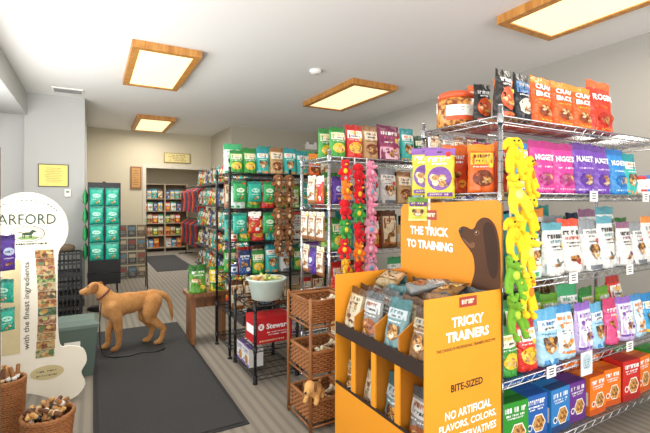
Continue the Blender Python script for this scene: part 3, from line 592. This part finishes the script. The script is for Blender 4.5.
# ---------------------------------------------------------------- rack B contents
WB='on the black wire rack'; g='packages on the black wire rack'
rowx([green,green,tealb,kraft,tealb,tealb,orng,brown,bxt],1.1,2.3,3.78,1.691,g,WB,sc=.92); rowx([mint,green,teal,kraft,bxt],1.1,2.3,3.96,1.691,g,WB,sc=1.1)
rowx([mint,green,redw,green,lime,teal,redw,blue],1.1,2.3,3.78,1.361,g,WB,sc=1.0); rowx(generic,1.1,2.3,3.96,1.361,g,WB,i0=3)
rowx([cr,green,redw,teal,kraft,whr,dgrn,lblu],1.1,2.3,3.78,1.051,g,WB,sc=.92); rowx(generic,1.1,2.3,3.96,1.051,g,WB,i0=7,sc=.94)
rowx([cb,navy,green,tealb,whg,green,lilac],1.1,2.3,3.78,.741,g,WB,sc=.95); rowx(generic,1.1,2.0,3.96,.741,g,WB,i0=1,sc=.94)
rowx([brown,kraft,char,brown,bxt,redw],1.1,2.1,3.78,.421,g,WB,sc=.95)
rowx([bxw,bxt,bxt],1.3,2.1,3.8,.121,g,WB)
g='hanging packs on the black rack front'
for i in range(3): put([hgreen,hteal][i%2],(1.16+i*.14,3.655,1.42),random.uniform(-.05,.05),g,'on the black rack front',.95)
for i in range(3): put([hteal,hred,hgreen][i],(1.16+i*.14,3.655,1.13),random.uniform(-.05,.05),g,'on the black rack front',.95)
for c in (0,1):
    for r in range(5): put(pbr,(1.53+.11*c,3.64,1.68-.155*r),random.uniform(-.4,.4),'brown plush toys on the black rack','hanging on the black rack',.86)
# ---------------------------------------------------------------- front small black stand with basin and carton
rack('black_wire_stand','low black wire stand holding a basin and carton',1.1,1.46,3.08,3.6,.64,[.60,.28,.06],BLKW)
b=MB().lathe([(0,.0),(.11,.0),(.125,.01),(.155,.155),(.17,.165),(.17,.178),(.155,.178),(.145,.155),(.115,.02),(0,.02)],M('CFE3D8',.35),32)
O('basin',b,(1.28,3.3,.601),label='pale mint plastic basin on the black wire stand',cat='basin')
g='chews in the basin'
cm=[MB().chain([((-.03,0,0),.009),((.03,0,0),.010)],M(c,.7,0,.2,40),8).mesh('chew_stick') for c in ('D8B878','C99A5A','E8D9A8','B8C86A')]
for i in range(26):
    a=i*2.4; rr=.11*math.sqrt((i+.5)/26)
    O('chew_stick',cm[i%4],(1.28+rr*math.cos(a),3.3+rr*math.sin(a),.765+.008*(i%4)),rot=(random.uniform(-.4,.4),random.uniform(-.5,.5),a),label='small tan chew stick lying in the mint basin',cat='dog chew',group=g)
c=MB().box(-.16,.16,-.11,.11,0,.21,M('C41F26',.5)); c.yf=lambda x,z:-.11
c.dell(-.115,.135,.026,.026,TW,.001,24); c.dell(-.115,.130,.010,.008,M('C41F26',.5),.0014)
for k in (-.011,0,.011): c.dell(-.115+k,.145,.0038,.005,M('C41F26',.5),.0014,10)
c.dtext('Stewart',.03,.135,.045,TW,.001,w=.2,bold=.03); c.lines(.03,.09,.2,2,.02,TW,.0016,.009); c.glyphs(0,.022,.26,.012,14,M('F2C8A0'),.001)
c.add([(-.1615,.09,.07),(-.1615,-.09,.07),(-.1615,-.09,.14),(-.1615,.09,.14)],[(0,1,2,3)],TW)
O('carton',c,(1.28,3.25,.281),rz=.04,label='red shipping carton with white lettering on wire stand',cat='box')
for i,(x,y,r_) in enumerate(((1.17,3.33,-pi/2),(1.17,3.49,-pi/2))): put(bxw,(x,y,.061),r_+.04*i,'small cartons on the wire stand','on the wire stand',sc=1.25)
# ---------------------------------------------------------------- wicker basket tower
def rect_ring(w,d,z,wob,ph,n=64):
    pts=[]; per=2*(w+d)
    for k in range(n):
        s=per*k/n; o=wob*(1 if (k+ph)%2 else -1)
        if s<w: p=(s-w/2,-d/2-o)
        elif s<w+d: p=(w/2+o,s-w-d/2)
        elif s<2*w+d: p=(w/2-(s-w-d),d/2+o)
        else: p=(-w/2-o,d/2-(s-2*w-d))
        pts.append((p[0],p[1],z))
    return pts
def rbasket(w,d,h):
    m=MB(); n=int(h/.014)
    for i in range(n): m.path(rect_ring(w,d,.008+i*.014,.005,i,52),.007,WICK,5,True)
    for p in rect_ring(w,d,0,0,0,26): m.tube(p,(p[0],p[1],h),.005,M('7E4A22',.7),5)
    m.path(rect_ring(w,d,h,.0,0),.012,WICK,6,True); m.box(-w/2,w/2,-d/2,d/2,0.002,.01,WICK)
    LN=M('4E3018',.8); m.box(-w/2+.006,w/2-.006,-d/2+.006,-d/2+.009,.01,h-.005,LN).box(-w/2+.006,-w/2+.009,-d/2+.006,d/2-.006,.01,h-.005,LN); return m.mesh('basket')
tw=E('wicker_basket_tower',(1.32,2.42,0),'reddish brown stand with three wicker baskets','basket stand')
fm=MB()
for x in (-.16,.16):
    for y in (-.165,.165): fm.tube((x,y,0),(x,y,.82),.011,HONEY,8)
for z in (.03,.33,.64,.80):
    for y in (-.165,.165): fm.tube((-.16,y,z),(.16,y,z),.007,HONEY,6)
    for x in (-.16,.16): fm.tube((x,-.165,z),(x,.165,z),.007,HONEY,6)
O('frame',fm,parent=tw,label='reddish brown wooden frame'); rb=rbasket(.29,.30,.13)
for z in (.045,.345,.655): O('basket',rb,(0,0,z),parent=tw)
def bone(L,r,col,lab,name='dog_bone'):
    m=MB(); c=M(col,.6,0,.25,40,.2); m.chain([((-L/2,0,0),r),((-L/4,0,0),r*.72),((L/4,0,0),r*.72),((L/2,0,0),r)],c,10)
    for s in(-1,1):
        for t in (-1,1): m.ell((s*L/2+s*r*.3,t*r*.7,0),r*.9,c,10,6)
    return K(name,m.mesh(name),L,2*r,2*r,lab,'dog chew')
bn=bone(.12,.016,'C48A4A','tan rawhide bone'); bn2=bone(.13,.018,'E9DEC2','cream coloured bone'); bn3=bone(.11,.015,'7A4A28','dark brown smoked bone')
for z in (.745,.435,.12):
    for i in range(6):
        o=put([bn,bn3,bn2][i%3],(1.32-.06+.06*(i%3),2.36+.1*(i//3),z),i*1.3,'bones in the wicker baskets','in a wicker basket'); o.rotation_euler=(.3*(i%2),-.2,i*1.3)
pm_=M('D9A866',.9,0,.2,60,.4); b=MB()
b.ell((0,0,.06),(.07,.045,.045),pm_).chain([((-.05,0,.07),.035),((-.085,0,.115),.037)],pm_).chain([((-.09,0,.11),.03),((-.13,-.0,.1),.022)],pm_)
for sx in (-.045,.05):
    for sy in (-.03,.03): b.chain([((sx,sy,.04),.02),((sx-.03,sy*1.2,.015),.016)],pm_,8)
b.chain([((.06,0,.07),.012),((.1,0,.1),.009)],pm_,8)
pd=O('plush_dog',remesh(b,'plush_dog',.007,3),(1.215,2.30,.176),rz=.7,label='small tan plush dog sitting on the lowest basket',cat='plush toy')
O('ear',MB().ell((-.085,-.036,.115),(.016,.008,.028),M('8A5A34',.9)).ell((-.085,.036,.115),(.016,.008,.028),M('8A5A34',.9)),parent=pd,label='brown floppy ears'); O('nose',MB().ell((-.152,0,.103),.008,BLACK),parent=pd)
# ---------------------------------------------------------------- round baskets near the sign
def cbasket(rt,rb,h,lab,loc,name='wicker_basket'):
    m=MB(); n=int(h/.013); N=56; wk=M('A0683A',.7,0,.35,60,.3)
    for i in range(n):
        z=.008+i*.013; r=rb+(rt-rb)*z/h
        m.path([((r+.0035*(1 if (k+i)%2 else -1))*math.cos(2*pi*k/N),(r+.0035*(1 if (k+i)%2 else -1))*math.sin(2*pi*k/N),z) for k in range(N)],.0066,wk,5,True)
    for k in range(28):
        t=2*pi*k/28; m.tube((rb*math.cos(t),rb*math.sin(t),0),(rt*math.cos(t),rt*math.sin(t),h),.005,wk,5)
    for q in (0,1): m.path([(rt*math.cos(2*pi*k/N),rt*math.sin(2*pi*k/N),h+.008*math.sin(k*1.4+q*pi)) for k in range(N)],.010,wk,6,True)
    m.lathe([(0,.006),(rb-.003,.006),(rt-.006,h-.01)],M('5A3A22',.8),28)
    O(name,m,loc,label=lab,cat='basket')
cbasket(.12,.095,.25,'round wicker basket heaped with wrapped chews',(-.215,2.72,0)); cbasket(.085,.07,.36,'tall round wicker basket of chew sticks',(-.44,3.05,0))
def stick(lab,c1,c2):
    m=MB().chain([((-.055,0,0),.011),((.05,0,0),.012)],M(c1,.6,0,.3,40,.2),8); m.tube((-.005,0,0),(.02,0,0),.0135,M(c2,.4),10); return K('wrapped_chew',m.mesh('wrapped_chew'),.12,.024,.024,lab,'dog chew')
sk=[stick('brown chew with white paper band','9A6A3C','EDE8DC'),stick('tan chew with black band','C9995A','2a2a2a'),stick('dark chew with tan paper band','6A4022','D8B88A')]
for i in range(26):
    a=i*2.4; r=.085*math.sqrt((i%13+.5)/13); o=put(sk[i%3],(-.215+r*math.cos(a),2.72+r*math.sin(a),.24+.03*(i//13)+.02*(i%2)),a,'wrapped chews in the basket','in the round basket')
    o.rotation_euler=(0,random.uniform(-.8,.8),a*1.7)
for i in range(9):
    a=i*2.4; r=.05*math.sqrt(i/9); o=put(sk[(i+1)%3],(-.44+r*math.cos(a),3.05+r*math.sin(a),.38),0,'chew sticks in the tall basket','in the tall basket'); o.rotation_euler=(random.uniform(-.35,.35),1.4+random.uniform(-.3,.3),0)
# ---------------------------------------------------------------- cut-out standee
SG=M('EAE4D2',.6,0,.03,4)
s=MB(); T=.02
# one smooth outline: rounded head, straight body, bone-shaped foot
out=catmull([(-.34,.06),(-.24,.04),(-.12,.10),(.0,.06),(.10,.0),(.20,.01),(.26,.09),(.235,.18),(.27,.26),(.245,.35),(.16,.385),(.105,.40),(.09,.60),(.09,.85),(.095,1.05),(.135,1.13),(.155,1.22),(.135,1.33),(.07,1.42),(-.03,1.475),(-.14,1.475),(-.24,1.42),(-.305,1.33),(-.325,1.22),(-.30,1.10),(-.25,1.02),(-.24,.7),(-.245,.40),(-.32,.34),(-.37,.24),(-.375,.13)],4)
s.prism(out,-T/2,T/2,SG)
s.yf=lambda x,z:-T/2
DG_=M('24402C',.5)
vs_,fs_,bb_=textgeo('ARFORD',.0); 
s.dtext('ARFORD',-.085,1.295,.07,DG_,.003,w=.33,bold=.0)
LW=.33/6
for i in range(7):   # serif feet on the lettering
    xx=-.085-.165+LW*i+.006
    for zz in (1.262,1.328): s.drect(xx,xx+.022 if i<6 else xx+.004,zz-.002,zz+.002,DG_,.0032,1,1)
for i in range(17):
    a0=pi*(.16+.0425*i); s.dell(-.09+.20*math.cos(a0),1.29+.135*math.sin(a0),.007,.0035,DG_,.003,8)
s.dell(-.08,1.195,.095,.056,DG_,.003,28); s.dell(-.08,1.195,.091,.052,SG,.0034,28); s.dell(-.08,1.195,.083,.045,DG_,.0036,28); s.dell(-.08,1.195,.080,.042,M('E9DFC0'),.0038,28); s.dell(-.08,1.168,.06,.012,M('7A9A5A'),.0041)
s.dell(-.085,1.195,.032,.011,DG_,.0044); s.dell(-.052,1.212,.012,.010,DG_,.0046); s.dell(-.062,1.203,.012,.01,DG_,.0045); s.dell(-.041,1.208,.010,.005,DG_,.0047)
for k in (-.110,-.1,-.07,-.062): s.drect(k-.003,k+.003,1.166,1.192,DG_,.0046,1,1)
s.dell(-.125,1.205,.016,.003,DG_,.0046); s.glyphs(-.08,1.125,.22,.012,16,DG_,.003)
cl=[('6E4A30','B89048'),('A87A40','6A3020'),('8E3A30','C8A878'),('50703E','A8B068'),('C8B890','8A6440'),('A07A4A','54381F'),('A8683A','C8A868'),('587850','33482E'),('B89A74','7A4830'),('6A3A24','A87A48'),('B8A878','8E683A'),('84502E','BC9858'),('62704A','B0A478')]
rr=random.Random(5)
for i,(c,c2) in enumerate(cl):
    z=1.08-i*.058; x=.012+.018*math.sin(i*.24); q=M(c,.5,0,.1,50,0,0,1,0,None,c2)
    s.drect(x-.054,x+.054,z-.056,z,q,.003,1,1)
    for k in range(5): s.dell(x+rr.uniform(-.038,.038),z-.028+rr.uniform(-.014,.014),rr.uniform(.009,.018),rr.uniform(.008,.014),M(cl[(i*3+k+2)%13][k%2],.5,0,.3,70),.0034+k*.0003,10)
s.dtext('with the finest ingredients',-.085,.70,.042,M('35352f'),.003,w=.6,bold=.004,rot=pi/2)
s.drect(-.225,-.125,.38,1.02,M('CDBE92',.5),.0028,1,1); s.dell(.03,.22,.1,.05,M('C8B98A'),.004); s.lines(.03,.235,.14,2,.03,M('5A5A50'),.0045,.01)
O('cutout_sign',s,(-.31,3.5,0),label='cream bone-shaped cardboard standee with food pictures',cat='sign')
# wood display at the edge + hanging packs
d=E('wooden_display_shelf',(-.54,1.85,0),'brown wooden display shelf with hanging packs','shelf')
O('side_board',MB().box(.2,.225,-.18,.18,0,1.62,DWOOD),parent=d); O('side_board',MB().box(-.2,-.175,-.18,.18,0,1.62,DWOOD),parent=d); O('back_board',MB().box(-.175,.2,.165,.18,0,1.62,DWOOD),parent=d)
for z in (.2,.6,1.0,1.4): O('shelf',MB().box(-.175,.2,-.16,.165,z,z+.02,DWOOD),parent=d)
for z in (1.27,1.1,.98): O('hook',MB().tube((.2125,.18,z),(.2125,.28,z),.003,CHROME),parent=d,label='chrome display hook')
put(hpur,(-.308,2.09,1.13),.7,None,'beside the wooden shelf',sc=.72); put(hteal,(-.312,2.10,1.0),-.4,None,'beside the wooden shelf',sc=.48); put(hteal,(-.307,2.08,.89),.5,None,'beside the wooden shelf',sc=.46)
# ---------------------------------------------------------------- grey green bin beside the dog
GB=M('52625A',.5,0,.05); b=MB()
def frust(mb,w0,d0,w1,d1,z0,z1,mat): mb.add([(-w0,-d0,z0),(w0,-d0,z0),(w0,d0,z0),(-w0,d0,z0),(-w1,-d1,z1),(w1,-d1,z1),(w1,d1,z1),(-w1,d1,z1)],[(3,2,1,0),(4,5,6,7),(0,1,5,4),(1,2,6,5),(2,3,7,6),(3,0,4,7)],mat)
frust(b,.12,.11,.155,.14,0,.40,GB); b.yf=lambda x,z:-.11-.03*z/.4; b.drect(-.08,.03,.16,.30,WHITE,.002,1,1); b.lines(-.025,.27,.09,4,.025,INK,.003,.008)
bn_=O('storage_bin',b,(-.12,4.0,0),label='grey green plastic bin with white label',cat='bin'); l=MB(); frust(l,.165,.15,.165,.15,.40,.425,M('5E7068',.5)); frust(l,.165,.15,.13,.11,.425,.46,M('5E7068',.5)); O('lid',l,parent=bn_)
# dark crates stacked near pillar
G=M('8A8C8E',.4,.7); CRT=M('2C2E30',.6)
cm_=MB()
for z in (.01,.13,.25):
    for y in (-.18,.18): cm_.box(-.23,.23,y-.006,y+.006,z-.01,z+.015,CRT)
    for x in (-.23,.23): cm_.box(x-.006,x+.006,-.18,.18,z-.01,z+.015,CRT)
for i in range(11):
    x=-.22+i*.044
    for y in (-.18,.18): cm_.box(x-.006,x+.006,y-.004,y+.004,0,.26,CRT)
for i in range(9):
    y=-.17+i*.0425
    for x in (-.23,.23): cm_.box(x-.004,x+.004,y-.006,y+.006,0,.26,CRT)
cm_.box(-.23,.23,-.18,.18,0,.006,CRT); cme=cm_.mesh('slatted_crate')
for i in range(3): O('slatted_crate',cme,(-.36,6.1,.001+i*.268),rz=.03*(i-1),label='dark slatted plastic crate stacked beside the pillar',cat='crate',group='stacked crates by the pillar')
blm=MB().path([(.12*math.cos(t/14*2*pi),.09*math.sin(t/14*2*pi),.05) for t in range(14)],.045,M('6A5A48',.95,0,.25,40,.3),8,True).ell((0,0,.05),(.12,.09,.05),M('8A7A66',.95,0,.2,40,.3))
O('folded_blanket',blm,(-.36,6.1,.80),label='rolled brown pet blanket on the top crate',cat='blanket')
# ---------------------------------------------------------------- black spinner rack w/ green packs
SX,SY=.13,6.31
sp=E('spinner_rack',(SX,SY,0),'black revolving floor rack of green packages','display rack')
O('pole',MB().tube((0,0,.03),(0,0,1.7),.02,BLKW,12).lathe([(0,0),(.2,0),(.2,.02),(.03,.05),(0,.05)],BLKW,24),parent=sp)
pn=MB().box(-.19,.19,-.006,.006,.35,1.68,BLKW)
for i in range(5): pn.tube((-.19,-.01,.5+i*.25),(.19,-.01,.5+i*.25),.006,BLKW)
pnm=pn.mesh('panel')
for a in range(4): O('panel',pnm,(.17*math.sin(a*pi/2),-.17*math.cos(a*pi/2),0),rz=a*pi/2,parent=sp)
for r in range(4):
    for c in (-1,1): put(hteal,(SX+c*.09,SY-.225,1.38-r*.235),random.uniform(-.08,.08),'green packs on the spinner rack','on the spinner rack',sc=1.15)
    for c in (-1,1): put(hgreen,(SX-.22,SY+c*.09,1.38-r*.235),-pi/2,'green packs on the spinner rack','on the spinner rack',sc=1.15)
# magazine rack
mg=E('magazine_rack',(.56,7.5,0),'grey wire magazine rack with leaflets','magazine rack')
fm=MB(); DG=M('4A4C4E',.4,.6)
for x in (-.22,.22): fm.tube((x,-.12,0),(x,.12,1.05),.01,DG,8); fm.tube((x,.14,0),(x,.12,1.05),.01,DG,8)
for z in (.2,.42,.64,.86):
    y=-.12+.24*z/1.05
    for k in (0,.04,.08): fm.tube((-.22,y-.05,z+k),(.22,y-.05,z+k),.004,DG,5)
    fm.tube((-.22,y-.05,z),(-.22,y,z),.004,DG,5).tube((.22,y-.05,z),(.22,y,z),.004,DG,5)
    for i in range(9): fm.tube((-.22+i*.055,y-.05,z),(-.22+i*.055,y,z),.003,DG,4)
O('frame',fm,parent=mg)
for z in (.2,.42,.64,.86):
    y=-.12+.24*z/1.05
    for i,c in enumerate(('6A6458','4A4640','7A6240')):
        m=MB().box(-.065,.065,-.006,.006,0,.19,M(c)); m.yf=lambda x,z:-.006; m.drect(-.05,.05,.1,.16,M(['B8A888','8A3A2A','5A7A8A'][(i+int(z*5))%3]),.001,1,1); m.lines(0,.08,.08,3,.02,WHITE,.001,.0065)
        O('leaflet_stack',m,(.42+i*.14,7.5+y-.022,z+.004),rot=(-.22,0,0),label='stack of printed leaflets in the wire rack',cat='leaflet',group='leaflets in the magazine rack')
# ---------------------------------------------------------------- wooden stool with bags
stl=E('wooden_stool',(1.02,4.36,0),'brown wooden bench stool beside the black rack','stool')
WB2=woodmat('bench_wood','6F452A','96633A',4)
O('seat',MB().box(-.2,.2,-.16,.16,.47,.51,WB2),parent=stl)
for x in (-.17,.13): O('leg',MB().prism([(-.0,0),(.04,0),(.04,.47),(-.0,.47)],-.14,.14,WB2),(x,0,0),parent=stl)
O('stretcher',MB().box(-.13,.13,-.015,.015,.34,.44,WB2),parent=stl)
g='bags on the wooden stool'
lg=P(.2,.3,.1,'5FA03A','2F6A2A','F2D83A','E8E6DA','large green and yellow food bag',style=5,seed=41,name='food_bag'); lg2=P(.18,.27,.1,'F0D23A','3A8A3A','F6F6E8','3A8A3A','large yellow food bag',style=2,seed=42,name='food_bag'); lg3=P(.17,.24,.09,'3A3C40','6FB03A','C9DE3A','F2D83A','black and lime food bag',style=1,seed=43,name='food_bag')
for k,x,y in ((lg,.92,4.28),(lg2,1.12,4.29),(lg3,.93,4.43)): put(k,(x,y,.511),random.uniform(-.15,.15),g,'on the wooden stool',.92)
# ---------------------------------------------------------------- aisle gondola
gd=E('gondola_shelf',(1.5,4.6,0),'grey store gondola shelf facing the aisle','store shelf')
GM=M('4A4A4C',.6)
O('back_panel',MB().box(.43,.45,0,2.7,0,1.9,GM),parent=gd); O('base',MB().box(0,.43,0,2.7,0,.12,GM),parent=gd)
for z in (.42,.74,1.06,1.38,1.7): O('shelf',MB().box(.02,.43,0,2.7,z-.02,z,GM),parent=gd)
for y in (0,2.68): O('upright',MB().box(.38,.43,y,y+.02,.12,1.9,GM),parent=gd)
dark=[char,dgrn,navy,brown,green,redw,tealb,teal,kraft]
for i,z in enumerate((.121,.421,.741,1.061,1.381,1.701)): rowy(dark,1.57,4.62,7.28,z,'packages on the aisle gondola','on the aisle gondola',i0=i*3,sc=.98 if z<1.5 else .88)
# ---------------------------------------------------------------- storeroom shelves beyond the doorway
SW=M('B09C80',.6)
ws=E('storeroom_shelf_unit',(1.2,13,0),'tall tan shelf unit of small packages beyond doorway','shelf unit')
O('back_panel',MB().box(0,1.3,.33,.35,0,2,M('7E7262',.7)),parent=ws)
for x in (0,.64,1.27): O('side_board',MB().box(x,x+.03,0,.33,0,2,SW),parent=ws)
for z in (.1,.46,.82,1.18,1.54,1.97): O('shelf',MB().box(.031,1.27,.005,.33,z,z+.02,SW),parent=ws)
sg=[whr,blue,orng,kraft,green,kraft,redw,mint,navy,yelb,tealb,brown]
for i,z in enumerate((.121,.481,.841,1.201,1.561)):
    for x0,x1 in ((1.235,1.835),(1.875,2.465)): rowx(sg[i*2:]+sg[:i*2],x0,x1,13.12,z,'packages on the storeroom shelf','on the storeroom shelf unit',gap=.004,sc=1.0)
cr2=E('clothes_rail',(2.3,11.0,0),'black rail of hanging pet coats','clothes rail')
fm=MB()
for y in (-1.2,1.2): fm.tube((0,y,0),(0,y,1.85),.015,BLKW,8).tube((-.2,y,.015),(.2,y,.015),.015,BLKW,8)
fm.tube((0,-1.2,1.85),(0,1.2,1.85),.015,BLKW,8); fm.tube((0,-1.2,1.02),(0,1.2,1.02),.012,BLKW,8); O('frame',fm,parent=cr2)
for lv,z in enumerate((1.83,1.0)):
    for i in range(14):
        c=['B8242A','36363a','9A2A2A','4A4A50','7A1F2A','C8502A','2A3A5A'][(i*3+lv)%7]
        m=MB().prism([(-.04,0),(.04,0),(.17,-.1),(.14,-.3),(.17,-.6),(-.17,-.6),(-.14,-.3),(-.17,-.1)],-.03,.03,M(c,.9,0,.2,30,.2)); m.path([(0,0,0),(0,0,.02),(.015,0,.03),(.02,0,.015)],.003,G,4); m.add([(-.12,-.031,-.35),(.12,-.031,-.35),(.12,-.031,-.28),(-.12,-.031,-.28)],[(0,1,2,3)],M('C8B8A8'))
        O('pet_coat',m,(2.3,9.95+i*.16,z-.03),label='pet coat hanging on a black rail',cat='pet coat',group='pet coats on the rail')
# ---------------------------------------------------------------- dog
def furmat():
    m=bpy.data.materials.new('golden_fur'); m.use_nodes=True; nt=m.node_tree; b=nt.nodes['Principled BSDF']
    tc=nt.nodes.new('ShaderNodeTexCoord'); mp=nt.nodes.new('ShaderNodeMapping'); mp.inputs['Scale'].default_value=(70,190,90); mp.inputs['Rotation'].default_value=(0,.5,0)
    n=nt.nodes.new('ShaderNodeTexNoise'); n.inputs['Scale'].default_value=1.; n.inputs['Detail'].default_value=3
    n2=nt.nodes.new('ShaderNodeTexNoise'); n2.inputs['Scale'].default_value=8; n2.inputs['Detail'].default_value=4
    nt.links.new(tc.outputs['Object'],mp.inputs[0]); nt.links.new(mp.outputs[0],n.inputs['Vector']); nt.links.new(tc.outputs['Object'],n2.inputs['Vector'])
    rp=nt.nodes.new('ShaderNodeValToRGB'); rp.color_ramp.elements[0].position=.32; rp.color_ramp.elements[1].position=.68
    rp.color_ramp.elements[0].color=(*hx('9A6534'),1); rp.color_ramp.elements[1].color=(*hx('CC9860'),1)
    ad=nt.nodes.new('ShaderNodeMix'); ad.inputs[0].default_value=.6
    nt.links.new(n.outputs['Fac'],ad.inputs[2]); nt.links.new(n2.outputs['Fac'],ad.inputs[3]); nt.links.new(ad.outputs[0],rp.inputs[0]); nt.links.new(rp.outputs[0],b.inputs['Base Color'])
    bp=nt.nodes.new('ShaderNodeBump'); bp.inputs['Strength'].default_value=.35; bp.inputs['Distance'].default_value=.003; nt.links.new(n.outputs['Fac'],bp.inputs['Height']); nt.links.new(bp.outputs['Normal'],b.inputs['Normal'])
    b.inputs['Roughness'].default_value=1.; b.inputs['Specular IOR Level'].default_value=.08
    b.inputs['Sheen Weight'].default_value=.1; return m
FUR=furmat()
b=MB()
b.ell((-.15,0,.42),(.135,.092,.13),FUR,16,12,Matrix.Rotation(-.2,3,'Y')); b.ell((-.03,0,.44),(.165,.086,.108),FUR,16,12); b.ell((.1,0,.465),(.15,.073,.080),FUR,16,12); b.ell((.195,0,.462),(.098,.08,.09),FUR,16,12)
b.ell((-.2,0,.46),(.075,.074,.095),FUR,14,10)
b.chain([((-.19,0,.485),.084),((-.24,0,.55),.067),((-.28,.01,.60),.055)],FUR,14)
HA=-.5; HP=Vector((-.275,.01,0))
def hr(p): v=Vector(p)+Vector((.008,0,-.004))-HP; return HP+Matrix.Rotation(HA,3,'Z')@v
RM=Matrix.Rotation(HA,3,'Z')
b.ell(hr((-.33,.01,.622)),(.065,.056,.054),FUR,14,10,RM); b.ell(hr((-.32,.01,.646)),(.046,.043,.028),FUR,12,8,RM)
b.chain([(hr((-.36,.01,.612)),.041),(hr((-.412,.01,.588)),.033),(hr((-.447,.01,.578)),.028)],FUR,12); b.chain([(hr((-.36,.01,.588)),.032),(hr((-.428,.01,.563)),.020)],FUR,10)
def fleg(y,dx): b.chain([((-.175,y*.75,.43),.068),((-.14,y,.33),.054),((-.142+dx*.4,y,.275),.044),((-.158+dx,y,.15),.032),((-.156+dx,y,.12),.031),((-.160+dx,y,.06),.026),((-.18+dx,y,.028),.028),((-.212+dx,y,.023),.022)],FUR,12)
def hleg(y,dx): b.chain([((.195,y*.7,.43),.09),((.148+dx*.3,y,.335),.075),((.138+dx*.5,y,.27),.055),((.205+dx,y,.185),.035),((.240+dx,y,.15),.030),((.220+dx,y,.065),.025),((.197+dx,y,.028),.028),((.162+dx,y,.023),.023)],FUR,12)
fleg(-.066,.04); fleg(.066,-.04); hleg(-.066,.055); hleg(.066,-.03)
b.chain([((.265,0,.50),.034),((.32,0,.475),.029),((.36,0,.41),.025),((.378,0,.33),.021),((.385,0,.25),.016),((.39,0,.21),.009)],FUR,10)
me=remesh(b,'dog',.0085,3)
dog=O('dog',me,(.325,4.45,.009),rz=.05,sc=.98,label='golden tan short-haired dog standing on the mat, wearing collar',cat='dog')
for sgn in (-1,1):
    O('ear',MB().ell((0,0,0),(.034,.011,.05),M('85562A',.95,0,.2,60,.3),12,8),hr((-.305,.01+sgn*.055,.624)),rot=(sgn*.18,.25,HA),parent=dog,label='darker tan folded ear')
    O('eye',MB().ell((0,0,0),.008,M('1a0f0a',.1),10,8),hr((-.375,.01+sgn*.035,.632)),parent=dog,label='dark brown eye')
O('nose',MB().ell((0,0,0),(.012,.016,.012),M('3a2420',.3),10,8),hr((-.473,.01,.586)),parent=dog,label='dark brown nose')
O('mouth',MB().path([hr(p) for p in ((-.385,-.024,.574),(-.42,-.018,.567),(-.443,-.007,.561),(-.450,.01,.560),(-.443,.027,.561),(-.42,.038,.567))],.0025,M('3a2420',.5),5),parent=dog)
cv=MB(); N=24; ax=Vector((-.055,0,.06)).normalized(); u_=Vector((0,1,0)); v_=ax.cross(u_)
cv.path([Vector((-.245,.003,.555))+u_*.071*math.cos(2*pi*k/N)+v_*.073*math.sin(2*pi*k/N) for k in range(N)],.009,M('6A3A33',.6),6,True); O('collar',cv,parent=dog,label='brown red fabric collar')
ls=MB().path([(.065,4.35,.49),(.05,4.32,.3),(.055,4.3,.12),(.08,4.27,.03),(.16,4.2,.017),(.28,4.17,.017),(.40,4.22,.017),(.52,4.17,.017),(.60,4.22,.017)],.006,BLACK,6)
O('leash',ls,label='thin black leash trailing from the dog collar',cat='leash')
# ---------------------------------------------------------------- camera
cam=bpy.data.cameras.new('camera'); co=bpy.data.objects.new('camera',cam); COL.objects.link(co)
co.location=(0,0,1.4); co.rotation_euler=(pi/2,0,-math.radians(29.2)); cam.lens=22.98; cam.sensor_width=36; cam.shift_y=-.0192; cam.clip_start=.05
SC.camera=co
